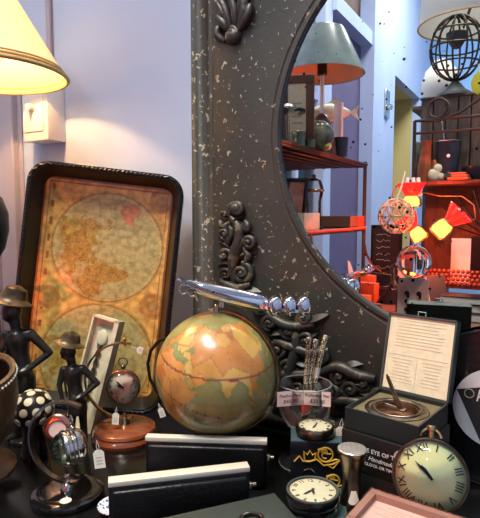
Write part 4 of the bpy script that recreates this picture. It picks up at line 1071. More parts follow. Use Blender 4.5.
# ------------------------------------------------------------------ navy box, pocket watch, alarm clock, timer
def navybox():
    p = T(318, 492); d = dep(p); s = d/FPX
    W, D, H = 52*s, .052, .0825
    f = Vector((-.5, .866, 0))
    t = thing('navy_box', 'navy box with gold cherub prints under the bronze pocket watch', 'box', p+f*D/2, 24)
    part('box_base', B().box((W, D, H-.022), (0, 0, (H-.022)/2), .002), 'navy', t)
    part('box_lid', B().box((W+.0015, D+.0015, .0215), (0, 0, H-.01175), .002), 'navy', t)
    part('lid_top', B().box((W-.001, D-.001, .002), (0, 0, H-.001), .0005), 'tealtop', t, 'slate-blue top')
    b = B()
    y = -D/2-.0014
    def wing(cx, cz, k):                                    # gold cupid figure as line work
        b.tube(arc((cx+.010*k, y, cz+.006*k), .0085*k, 0, 360, 24)[:-1], .0011*k, 6, True)
        b.tube(arc((cx+.0095*k, y, cz+.005*k), .0035*k, 20, 300, 12), .0008*k, 6)
        for a in range(0, 180, 30): b.tube(arc((cx+(.004+a*.00007)*k, y, cz+.010*k), .003*k, a, a+160, 8), .0008*k, 6)
        b.tube([(cx-.026*k, y, cz-.004*k), (cx-.020*k, y, cz+.003*k), (cx-.016*k, y, cz-.003*k), (cx-.008*k, y, cz-.003*k), (cx, y, cz), (cx+.008*k, y, cz-.007*k), (cx+.018*k, y, cz-.005*k), (cx+.027*k, y, cz)], .0011*k, 6)
        b.tube([(cx-.014*k, y, cz-.003*k), (cx-.015*k, y, cz+.009*k), (cx-.011*k, y, cz+.005*k), (cx-.008*k, y, cz+.010*k), (cx-.005*k, y, cz+.005*k), (cx-.001*k, y, cz+.008*k), (cx-.002*k, y, cz)], .001*k, 6)
        b.tube([(cx+.012*k, y, cz-.006*k), (cx+.019*k, y, cz-.010*k), (cx+.027*k, y, cz), (cx+.022*k, y, cz+.001*k), (cx+.012*k, y, cz-.003*k)], .001*k, 6)
    wing(0, H*.66, 1.35); wing(.014, H*.16, 1.2)
    part('gold_print', b, 'goldink', t, 'gold cherub line drawings')
    part('ring_pull', B().tube(arc((-.012, y-.0005, H*.34), .0105, 0, 360, 32)[:-1], .0007, 6, True), 'nickel', t, 'thin metal ring')
    # pocket watch on top
    w = thing('pocket_watch', 'bronze pocket watch with a cream face lying on the navy box', 'watch', bpyvec(t, (-.002, -.002, H+.0095)), 28, -90)
    r = 19.2*.86/FPX
    part('watch_case', B().lathe([(0, -.0095), (r*.7, -.0085), (r*.97, -.004), (r, 0), (r*.99, .005), (r*.93, .008), (r*.84, .0082), (r*.84, .005), (0, .005)], 56, RX(90)), 'bronze', w)
    dial(w, r*.84, -.0058, 'dial', .0062, 30, 200, True, .07)
    part('watch_glass', B().lathe([(r*.86, .0078), (r*.6, .0105), (0, .0115)], 40, RX(90)), 'domeglass', w)
    part('crown', B().cyl(.004, .008, 16, TR(0, 0, r-.001), bev=.001), 'bronze', w)
    part('bow_ring', B().tube([(.008*math.cos(a*PI/12), 0, r+.012+.008*math.sin(a*PI/12)) for a in range(24)], .0012, 8, True), 'bronze', w)
    price_tag(P(341, 427, .84), .016, .016, 'white price tag tucked beside the bronze pocket watch', 30, 8)
navybox()

def clock_front():
    zt = Z0+.045
    p = T(312, 505, zt); d = dep(p); s = d/FPX
    t = thing('teal_book', 'dusty teal book with a red edge under the round black clock', 'book', (p.x, p.y, Z0)+Vector((0, 0, 0)) if False else Vector((p.x, p.y, Z0))+Rv*.008, 22)
    W, D = .076, .098
    part('cover', B().box((W, D, .0035), (0, 0, .04325), .001).box((W, D, .0035), (0, 0, .00175), .001).box((.004, D, .045), (-W/2+.002, 0, .0225), .001), 'teal', t)
    part('page_block', B().box((W-.006, D-.004, .0385), (0, 0, .0225)), 'cream', t, 'cream page block')
    part('red_edge', B().box((.0022, D*.98, .036), (W/2-.0015, 0, .0225)), 'redcard', t, 'red edge strip')
    r = S(27.5, .68)
    c = thing('table_clock', 'round black clock with a cream face lying on the teal book', 'clock', Vector((p.x, p.y, zt+.001))+Rv*-.001-Vector((-.5, .866, 0))*.012, 30, -90)
    part('clock_case', B().lathe([(0, .0), (r*.86, 0), (r*.93, .003), (r*.97, .010), (r*.95, .014), (r, .017), (r*1.0, .024), (r*.95, .0275), (r*.86, .028), (r*.85, .025), (0, .025)], 64, RX(90)), pm('black_enamel', srgb(16, 18, 20), .2, coat=.5), c)
    dial(c, r*.86, -.0265, 'dial', .0085, 0, 50, False, .08)
    part('clock_glass', B().lathe([(r*.87, .028), (r*.6, .0305), (0, .0315)], 48, RX(90)), 'domeglass', c)
    part('bezel', B().tube([(r*.93*math.cos(i*PI/32), -.0275, r*.93*math.sin(i*PI/32)) for i in range(64)], .0018, 8, True), 'slab', c, 'grey metal bezel')
    # sand timer on a flat cream box
    zb = Z0+.03
    q = T(351, 512, zb)
    solo('cream_box', B().box((.05, .046, .03), (0, 0, .015), .0015), 'cream', 'flat cream box under the bronze sand timer', 'box', Vector((q.x, q.y, Z0))+Rv*.006, 8)
    st = thing('sand_timer', 'bronze waisted sand timer with a silver cap beside the navy box', 'sand timer', q, 30)
    d2 = dep(q); H = P(354, 446, d2).z-zb; rr = S(13, d2)
    pr = [(0, 0), (rr*1.08, 0), (rr*1.1, .005), (rr, .009), (rr*.98, .012), (rr*.84, H*.3), (rr*.66, H*.52), (rr*.78, H*.70), (rr*.98, H*.87), (rr*1.0, H*.9), (rr*1.12, H*.94), (rr*1.12, H-.002), (0, H-.002)]
    part('timer_tube', B().lathe(pr, 44), 'bronze', st)
    part('silver_cap', B().cyl(rr*1.1, .003, 40, TR(0, 0, H-.0022), bev=.0008), 'gold_edge', st, 'silver cap')
    def win(z0_, z1_):
        pts = [(0, z0_)]
        return pts
    b = B()
    def rad(z):
        for (r0, za), (r1, zb_) in zip(pr[1:], pr[2:]):
            if za <= z <= zb_: return r0+(r1-r0)*(z-za)/max(1e-6, zb_-za)
        return rr
    def strip(bb, z0_, z1_, wmax, off, shape=lambda f: math.sin(PI*f)**.5):
        n = 14; rows = []
        for i in range(n+1):
            f = i/n; z = z0_+(z1_-z0_)*f; R1 = rad(z)+off; w = max(.08, shape(f))*wmax
            rows.append([bb.bm.verts.new((R1*math.sin(w*k/4), -R1*math.cos(w*k/4), z)) for k in range(-4, 5)])
        for A_, B_ in zip(rows, rows[1:]):
            for k in range(8): bb.bm.faces.new((A_[k], A_[k+1], B_[k+1], B_[k]))
    strip(b, H*.20, H*.78, .56, .0006); part('window', b, pm('dark_timer_glass', srgb(70, 62, 52), .08, coat=.6), st, 'dark glass window')
    b = B(); strip(b, H*.22, H*.42, .52, .0011, lambda f: (1-f*.55)*min(1, .5+f*3)); part('sand', b, 'paper', st, 'white sand')
clock_front()

# ------------------------------------------------------------------ stacked boxes with the sundial
def sundial_stack():
    zr = Z0+.156; hb = .032
    f = T(419, 427, zr); l = T(345, 407, zr)
    ux = (f-l); wx = ux.length; ux.normalize(); rz = math.degrees(math.atan2(ux.y, ux.x))
    uy = Vector((-ux.y, ux.x, 0)); wy = .112
    c = (f+l)/2+uy*wy/2
    zl = zr-hb
    # lower box
    t = thing('gift_box', 'tall black gift box with white lettering under the open presentation box', 'box', (c.x, c.y, Z0), rz)
    h = zl-Z0
    part('box_base', B().box((wx+.004, wy+.004, h*.55), (0, 0, h*.275), .002), 'blackcard', t)
    part('box_lid', B().box((wx+.007, wy+.007, h*.45), (0, 0, h*.775), .002), 'blackcard', t)
    b = B(); y = -(wy+.007)/2-.0006
    b.text('THE EYE OF TIME', .0086, TR(.004, y, h*.83) @ FACE, .0002); b.text('Handmade', .0088, TR(.004, y, h*.745) @ FACE, .0002, shear=.35); b.text('CLOCK OR TIMER', .0060, TR(.004, y, h*.67) @ FACE, .0002)
    part('lettering', b, 'whiteink', t, 'white lettering', smooth=False)
    part('round_sticker', B().cyl(.0105, .0006, 32, TR(.034, y-.0004, h*.865) @ RX(90)), pm('pale_lilac_sticker', srgb(206, 180, 196), .5), t, 'round pale lilac sticker')
    # open box
    o = thing('presentation_box', 'open green-black box with a printed cream lid lining, on the gift box', 'box', (c.x, c.y, zl), rz)
    w = .003
    b = B(); b.box((wx, wy, .003), (0, 0, .0015)); b.box((wx, w, hb), (0, -wy/2+w/2, hb/2)); b.box((wx, w, hb), (0, wy/2-w/2, hb/2)); b.box((w, wy-2*w, hb), (-wx/2+w/2, 0, hb/2)); b.box((w, wy-2*w, hb), (wx/2-w/2, 0, hb/2))
    part('box_base', b, 'greenblack', o, smooth=False)
    # padded insert with a round well
    b = B(); n = 64; R = min(wx, wy)/2-.009; hz = hb-.006
    out = []; inn = []; dn = []
    for i in range(n):
        a = 2*PI*i/n; ca, sa = math.cos(a), math.sin(a); k = min((wx/2-w)/max(abs(ca), 1e-6), (wy/2-w)/max(abs(sa), 1e-6))
        out.append(b.bm.verts.new((ca*k, sa*k, hz))); inn.append(b.bm.verts.new((ca*R, sa*R, hz))); dn.append(b.bm.verts.new((ca*R, sa*R, .006)))
    for i in range(n):
        j = (i+1) % n; b.bm.faces.new((out[i], out[j], inn[j], inn[i])); b.bm.faces.new((inn[i], inn[j], dn[j], dn[i]))
    part('insert', b, pm('olive_velvet', srgb(116, 106, 80), .8), o, 'olive lining with a round well', smooth=False)
    lid = part('lid', B().box((wx, .018, .112), (0, 0, 0)), 'greenblack', o, 'open lid', smooth=False)
    # bake the lid hinge: back edge, tipped back
    th = R_(-14); Lm = TR(0, wy/2, hb) @ Matrix.Rotation(th, 4, 'X')
    lh = .125
    me = lid.data; 
    bb = B()
    bb.box((wx, .003, lh), (0, .0165, lh/2)); bb.box((wx, .018, .003), (0, .009, lh-.0015)); bb.box((.003, .018, lh), (-wx/2+.0015, .009, lh/2)); bb.box((.003, .018, lh), (wx/2-.0015, .009, lh/2)); bb.box((wx, .018, .003), (0, .009, .0015))
    bb.bm.transform(Lm); lid.data = bb.done('lid', False); lid.data.materials.append(M['greygreen']); bpy.data.meshes.remove(me)
    lin = part('lid_lining', (lambda q: (q.box((wx-.007, .010, lh-.007), (0, .0085, lh/2)), q.bm.transform(Lm), q)[-1])(B()), 'lining', lid, 'cream lining printed with text and a map', smooth=False)
    q = B(); rr = random.Random(2)
    for k in range(9):
        ww = (wx-.03)*rr.uniform(.8, 1); q.box((ww, .0003, .0011), (-(wx-.03-ww)/2*.6, .0032, lh*.92-k*.0052))
    q.box((.0006, .0003, lh*.38), (.0, .0032, lh*.26)); q.box((wx*.86, .0003, .0006), (0, .0032, lh*.47))
    for s in (-1, 1):
        for k in range(8): q.box(((wx*.36)*rr.uniform(.55, 1), .0003, .0009), (s*wx*.22, .0032, lh*.42-k*.0052))
    q.bm.transform(Lm); part('printed_lines', q, pm('pale_grey_print', srgb(198, 188, 160), .6), lin, 'faint grey printed lines', smooth=False)
    q = B().tube([(-.006, 0, lh), (-.006, .0, lh+.006), (.006, .0, lh+.006), (.006, 0, lh)], .0012, 6); q.bm.transform(Lm); part('clasp', q, 'nickel', lid)
    # sundial compass in the well
    d = thing('sundial_compass', 'brass sundial compass with a raised gnomon in the open presentation box', 'sundial', (c.x, c.y, zl+.0035), rz)
    part('dial_plate', B().lathe([(0, 0), (R-.002, 0), (R-.001, .010), (R-.001, .0235), (R-.006, .0245), (R-.009, .0225), (R-.012, .0235), (R-.016, .0225), (R*.66, .0215), (R*.64, .014), (0, .014)], 64), 'bronze', d)
    part('compass_face', B().cyl(R*.635, .001, 40, TR(0, 0, .0142)), 'copper', d, 'copper-toned compass face')
    part('compass_needle', B().prism([(-R*.5, .0), (0, .003), (R*.5, 0), (0, -.003)], -.0004, .0004, TR(0, 0, .0168) @ RX(-90) @ RY(-24)), 'bronze', d)
    g = B()
    g.prism([(-.004, 0), (.004, 0), (.0022, .05), (.0, .056), (-.0022, .05)], -.0016, .0016, TR(.006, .0, .0225) @ RZ(-10) @ RY(-22) @ RX(8)); g.box((.016, .012, .004), (.006, 0, .0235), .001)
    g.tube([(.006, 0, .024), (-.02, .004, .0245)], .0022, 8)
    part('gnomon', g, 'bronze', d, 'dark upright gnomon blade')
    part('hour_ring', B().tube([((R-.0125)*math.cos(i*PI/32), (R-.0125)*math.sin(i*PI/32), .0238) for i in range(64)], .0018, 8, True), 'bronze', d)
    return c, rz, zl
sundial_stack()

# ------------------------------------------------------------------ big ball watch and pink box
def bigwatch():
    dW = .668; c = P(430, 475, dW); r = S(36, dW); th = .018
    zb = c.z-r*.985-.004
    base = Vector((c.x, c.y, Z0))
    bl = solo('black_block', B().box((.05, .045, zb-Z0), (0, 0, (zb-Z0)/2), .002), 'blackwood', 'plain black block hidden under the large ball watch', 'block', base+Vector((-.5, .866, 0))*.012, 30)
    w = thing('large_ball_watch', 'large glass-domed ball watch with roman numerals at the lower right', 'watch', c, 10, -16, 0)
    part('watch_case', B().lathe([(0, -.016), (r*.6, -.014), (r*.9, -.008), (r*.99, 0), (r, .005), (r*1.01, .009), (r*.99, .0115), (r*.95, .0115), (r*.94, .006), (0, .006)], 72, RX(90)), 'bronze', w)
    dial(w, r*.945, -.0068, 'dialy', .0135, 158, 150, True, .07, rot=18, convex=.006, handmat=pm('blue_steel', srgb(40, 60, 80), .3, .5))
    part('watch_glass', B().lathe([(r*.96, .0115), (r*.88, .0165), (r*.66, .0225), (r*.35, .0265), (0, .028)], 56, RX(90)), 'domeglass', w, 'clear glass dome')
    part('crown', B().cyl(.0058, .007, 24, TR(0, 0, r+.008), bev=.0012).cyl(.0036, .010, 16, TR(0, 0, r-.001)), 'brass', w)
    part('bow_ring', B().tube(arc((0, .004, r-.002), .013, 10, 170, 20), .0016, 8), 'brass', w)
    # pink open box in front
    zt = Z0+.08; a = T(371, 488, zt); ang = 30-36
    ux = Vector((math.cos(R_(ang)), math.sin(R_(ang)), 0)); uy = Vector((-ux.y, ux.x, 0)); W, D, h = .125, .085, .08
    cc = a+ux*W/2-uy*D/2
    t = thing('pink_box', 'dusty pink box with a printed paper inside at the lower right corner', 'box', (cc.x, cc.y, Z0), ang)
    e = .009
    b = B(); b.box((W, D, h-.012), (0, 0, (h-.012)/2)); part('box_base', b, 'blackcard', t, smooth=False)
    b = B(); b.box((W-.002, e, .012), (0, D/2-e/2-.001, h-.006)); b.box((W-.002, e, .012), (0, -D/2+e/2+.001, h-.006)); b.box((e, D-2*e, .012), (-W/2+e/2+.001, 0, h-.006)); b.box((e, D-2*e, .012), (W/2-e/2-.001, 0, h-.006))
    part('raised_border', b, 'pinkwood', t, smooth=False)
    b = B(); b.tube([(-W/2, D/2, h), (W/2, D/2, h), (W/2, -D/2, h), (-W/2, -D/2, h)], .0012, 6, True); part('dark_edge', b, 'bronze', t)
    pp = part('paper_sheet', B().box((W-2*e, D-2*e, .002), (0, 0, h-.010)), pm('rose_paper', srgb(218, 180, 168), .6), t, 'pale pink printed sheet')
    b = B(); rr = random.Random(8)
    for k in range(8): b.box(((W-2*e)*rr.uniform(.5, .8), .001, .0003), (-.004, D/2-e-.010-k*.0062, h-.0088))
    part('printed_lines', b, 'greyink', pp, smooth=False)
bigwatch()

# ------------------------------------------------------------------ record
def record():
    r = .128; lean = 4
    x = WY(495, 415, .893).x
    c = Vector((x, YF-.0095-.128*math.sin(R_(lean)), Z0+r*math.cos(R_(lean))))
    t = thing('vinyl_record', 'black vinyl record with a pale label leaning on the mirror frame at the right edge', 'record', c, 0, -lean, 0)
    R2 = r*.50
    prof = [(.0036, .0010), (R2-.002, .0010)]
    k = R2-.002; i = 0
    while k < r-.004:
        prof.append((k, .0010 if i % 2 else .0013)); k += .0014; i += 1
    prof += [(r-.002, .0016), (r, .0008), (r, -.0008), (r-.002, -.0012), (.0036, -.0012), (.0036, .0010)]
    part('disc', B().lathe(prof, 128, RX(90)), 'vinyl', t)
    lb = part('label', B().lathe([(.0036, .0011), (.0036, .0017), (R2, .0017), (R2, .0011)], 72, RX(90)), 'reclabel', t, 'pale round label with a black triangle')
    y = -.0021
    tri = [(-R2*.92, R2*.36), (R2*.70, R2*.76), (R2*.95, -R2*.1), (-R2*.30, -R2*.90)]
    part('black_triangle', B().prism(tri, y-.0002, y+.0004), 'ink', lb, smooth=False)
    b = B(); b.text('A', R2*.42, TR(-R2*.34, y-.0004, R2*.28) @ FACE @ RZ(12), .0001)
    part('lettering', b, 'whiteink', lb, smooth=False)
    b = B(); b.tube(arc((-R2*.62, y-.0003, R2*.30), R2*.11, 0, 360, 24)[:-1], .0009, 6, True)
    rr = random.Random(4)
    for i in range(7): b.box((R2*rr.uniform(.18, .34), .0003, R2*.04), (-R2*.2+R2*.03*i, y-.0003, -R2*(-.08+.11*i)), rot=(0, R_(-14), 0))
    part('small_print', b, 'greyink', lb, 'ring mark and rows of small print', smooth=False)
record()

# small leftover tag on the globe
price_tag(P(160, 408, .97), .011, .018, 'white price tag hanging at the left of the globe', 30, -20)

# ------------------------------------------------------------------ goods across the aisle, seen in the mirror
XS = -.75                                   # aisle side of the wire rack
def rack():
    c1 = VX(365, 166, XS); yf = c1.y; zu = c1.z                 # far right corner of the upper shelf
    zl = VX(365, 229, XS).z; yn = .34; x0 = -1.22; base = Vector((x0, yf, 0))
    t = thing('wire_rack', 'dark wire shelf rack at the left of the mirror reflection, holding the grey lamp', 'shelf', (x0, yf, 0), 0)
    W, D = XS-x0, yn-yf
    for nm, z, m in (('upper_shelf', zu, 'wire'), ('lower_shelf', zl, 'redcard')):
        b = B()
        b.tube([(0, 0, z), (W, 0, z), (W, D, z), (0, D, z)], .0085, 8, True)
        for i in range(1, 40): b.tube([(0, D*i/40, z), (W, D*i/40, z)], .0032, 5)
        for i in range(1, 9): b.tube([(W*i/9, 0, z-.004), (W*i/9, D, z-.004)], .004, 5)
        part(nm, b, 'wire', t)
        part('shelf_edge', B().tube([(W+.009, 0, z+.006), (W+.009, D, z+.006)], .006, 8), m, t, 'orange-red front edge')
        part('shelf_board', B().box((W-.02, D-.02, .006), (W/2, D/2, z+.006)), 'plank', t)
    for x in (0, W):
        for y in (0, D): part('post', B().tube([(x, y, 0), (x, y, zu+.02)], .009, 8), 'wire', t)
    part('scroll_brace', B().tube([(W, 0, zl-.06), (W+.01, -.01, zl-.12), (W+.04, -.03, zl-.18), (W+.09, -.06, zl-.22), (W+.16, -.1, zl-.24)], .007, 8), 'copper', t, 'curved copper-coloured brace at the corner')
    return zu+.009, zl+.009, yf, yn, x0
ZU, ZL, RYF, RYN, RX0 = rack()
def on(px, py, d, z):                        # foot of something seen at px, at depth d, standing at height z
    p = VP(px, py, d); return Vector((p.x, p.y, z))
def refl_rack():
    d = 2.12
    p = on(322, 75, d, ZU); zr = VP(322, 75, d).z-ZU; R = S(42, d); ht = S(43, d)
    t = thing('desk_lamp', 'lamp with a grey-green metal shade and salmon lining, on the wire rack in the mirror', 'lamp', p, 0)
    part('lamp_shade', B().lathe([(R, zr), (R*.52, zr+ht), (R*.5, zr+ht+.004), (0, zr+ht+.006), (0, zr+ht+.003), (R*.5, zr+ht), (R-.003, zr)], 56), 'greyshade', t, 'grey-green metal shade')
    part('shade_lining', B().lathe([(R-.005, zr+.002), (R*.5-.003, zr+ht-.004), (0, zr+ht-.002)], 56), 'shadein', t, 'salmon lining')
    part('socket', B().cyl(.02, .06, 20, TR(0, 0, zr-.002), bev=.003), 'blackwood', t)
    part('light_bulb', B().sphere(.02, (0, 0, zr+.085)), 'bulbdim', t)
    part('stem', B().cyl(.007, zr-.12+.01, 16, TR(0, 0, .12)), 'paper', t, 'white stem')
    part('lamp_body', B().lathe([(0, 0), (.06, 0), (.062, .012), (.05, .10), (.03, .155), (.012, .17), (0, .172)], 24), 'bottle', t)
    ld = bpy.data.lights.new('desk_lamp_light', 'POINT'); ld.energy = .9; ld.color = (1, .72, .5); ld.shadow_soft_size = 0
    o = bpy.data.objects.new('desk_lamp_light', ld); COL.objects.link(o); o.location = p+Vector((0, 0, zr+.045))
    # framed card, easel back towards the aisle
    d = 1.9; p = on(297, 130, d, ZU); h = VP(297, 78, d).z-ZU; w = S(34, d)
    t = thing('framed_card', 'brown framed card with cream print standing under the grey lamp', 'picture frame', p, 160, 10)
    b = B(); b.box((w, .016, .03), (0, 0, .015), .003); b.box((w, .016, .03), (0, 0, h-.015), .003); b.box((.03, .016, h-.06), (-w/2+.015, 0, h/2), .003); b.box((.03, .016, h-.06), (w/2-.015, 0, h/2), .003); b.box((w-.02, .006, h-.02), (0, .005, h/2))
    part('frame', b, 'browncard', t); part('card', B().box((w-.06, .004, h-.06), (0, -.001, h/2)), 'cream', t, 'cream card')
    b = B()
    for k in range(4): b.box((w*.3, .001, .006), (0, -.0035, h*(.62-.09*k)))
    part('printed_lines', b, 'greyink', t)
    # pearly fish
    d = 2.1; p = on(327, 125, d, ZU)
    zz = .0
    d3 = 2.0; p = on(318, 148, d3, ZU); r = S(15.5, d3)
    solo('stone_sphere', B().sphere(r, (0, 0, r*.98), u=32, v=20), 'stoneball', 'mottled green stone sphere on the upper wire shelf in the mirror', 'sphere', p)
    p2 = on(330, 140, 2.38, ZU)
    f = thing('fish_ornament', 'pearly white fish ornament behind the green stone sphere', 'ornament', p2, -30)
    zf = VP(326, 113, 2.38).z-ZU
    part('body', B().lathe([(0, -.10), (.018, -.085), (.036, -.04), (.042, 0), (.03, .05), (.012, .085), (0, .095)], 24, TR(0, 0, zf) @ RY(90) @ Matrix.Diagonal((1, .6, 1, 1))), 'fish', f)
    part('tail', B().prism([(.085, zf), (.13, zf+.035), (.12, zf), (.13, zf-.035)], -.004, .004), 'fish', f)
    part('fin', B().prism([(-.02, zf+.038), (.03, zf+.07), (.04, zf+.03)], -.004, .004), 'fish', f)
    part('stand', B().cyl(.03, .012, 24, bev=.002).cyl(.006, zf-.03, 12), 'blackwood', f)
    p = on(338, 140, 2.3, ZU); h = VP(338, 104, 2.3).z-ZU
    solo('pink_card', B().box((.05, .012, h), (0, 0, h/2), .001), 'pinkpaper', 'pale pink card upright beside the fish ornament', 'card', p, 30)
    p = on(340, 152, 2.18, ZU); h = VP(340, 138, 2.18).z-ZU
    solo('dark_cup', B().lathe([(0, 0), (.028, 0), (.034, h), (.031, h), (.026, .004), (0, .004)], 32), 'cupblack', 'small dark cup at the right end of the upper wire shelf', 'cup', p)
    for px, dd, r, hh, lab in ((298, 1.86, .024, .05, 'taller round grey tin at the left of the stone sphere'), (309, 1.9, .022, .028, 'low round grey tin in front of the stone sphere')):
        p = on(px, 148, dd, ZU)
        t = thing('round_tin', lab, 'tin', p, 0); part('tin_body', B().cyl(r, hh, 32, bev=.002), 'tin', t); part('tin_lid', B().cyl(r*1.05, hh*.28, 32, TR(0, 0, hh*.8), bev=.002), 'tin', t)
    p = on(326, 152, 1.98, ZU)
    solo('lemon_ornament', B().lathe([(0, 0), (.012, .002), (.02, .014), (.018, .026), (.006, .034), (0, .036)], 24), 'lemon', 'little yellow lemon-shaped piece in front of the stone sphere', 'ornament', p)
    p = on(287, 140, 1.78, ZU); h = VP(287, 112, 1.78).z-ZU
    solo('cake_stand', B().lathe([(0, 0), (.035, 0), (.03, .006), (.008, .014), (.007, h-.012), (.06, h-.006), (.062, h+.004), (.058, h+.004), (0, h)], 40), 'glass', 'clear glass cake stand at the left end of the upper wire shelf', 'stand', p)
    solo('silver_lid', B().lathe([(.03, 0), (.032, .008), (.026, .016), (.006, .02), (0, .024)], 32), 'nickel', 'small silver lid lying on the glass cake stand', 'lid', p+Vector((0, 0, h+.005)))
    # lower shelf
    d = 1.98; p = on(292, 222, d, ZL); h = VP(292, 178, d).z-ZL; w = S(24, d)
    t = thing('picture_frame', 'dark framed red-brown picture leaning on the lower wire shelf in the mirror', 'picture frame', p, 130, 12)
    b = B(); e = .014
    b.box((w, .014, e), (0, 0, e/2), .002); b.box((w, .014, e), (0, 0, h-e/2), .002); b.box((e, .014, h-2*e), (-w/2+e/2, 0, h/2), .002); b.box((e, .014, h-2*e), (w/2-e/2, 0, h/2), .002); b.box((w-.01, .004, h-.01), (0, .005, h/2))
    part('frame', b, 'blackwood', t); part('picture', B().box((w-2*e, .003, h-2*e), (0, 0, h/2)), 'picture', t)
    d = 2.2; p = on(313, 225, d, ZL); h = VP(313, 177, d).z-ZL; r = S(9.5, d)
    t = thing('bell_jar', 'small glass bell jar with a dark cap on the lower wire shelf', 'jar', p, 0)
    part('glass_dome', B().lathe([(r*.8, .01), (r*.8, h*.55), (r, h*.68), (r*1.02, h*.8), (r*.75, h*.93), (0, h)], 32), 'glass', t)
    part('base', B().cyl(r, .012, 28, bev=.002), 'blackwood', t); part('rim', B().tube([(r*1.01*math.cos(i*PI/16), r*1.01*math.sin(i*PI/16), h*.74) for i in range(32)], .005, 8, True), 'copper', t)
    part('knob', B().sphere(.01, (0, 0, h)), 'bronze', t)
    d = 2.02; p = on(313, 228, d, ZL); h = VP(313, 213, d).z-ZL
    solo('cream_box', B().box((.10, .16, h), (0, 0, h/2), .002), 'cream', 'cream card box on the lower wire shelf in the mirror', 'box', Vector((XS-.07, p.y, ZL)), 0)
    p = on(345, 228, 2.3, ZL)
    t = thing('wooden_box', 'open box with an orange-red end at the corner of the lower wire shelf', 'box', Vector((XS-.075, RYF+.11, ZL)), 0)
    b = B(); hh = .055; b.box((.15, .2, .006), (0, 0, .003)); b.box((.15, .008, hh), (0, .096, hh/2)); b.box((.008, .184, hh), (-.071, 0, hh/2)); b.box((.008, .184, hh), (.071, 0, hh/2))
    part('box_body', b, 'browncard', t, smooth=False); part('end_panel', B().box((.15, .008, hh), (0, -.096, hh/2)).box((.004, .09, hh), (.077, -.055, hh/2)), 'redcard', t, 'orange-red painted end', smooth=False)
    # red tag hanging below
    p = VX(311, 252, XS+.014)
    t = thing('red_tag', 'little red tag hanging below the lower wire shelf', 'tag', p, 90); part('card', B().box((.03, .002, .05), (0, 0, 0), .0005), 'redcard', t); part('string', B().tube([(0, 0, .025), (0, 0, ZL-p.z-.002)], .0015, 5), 'redcard', t)
refl_rack()

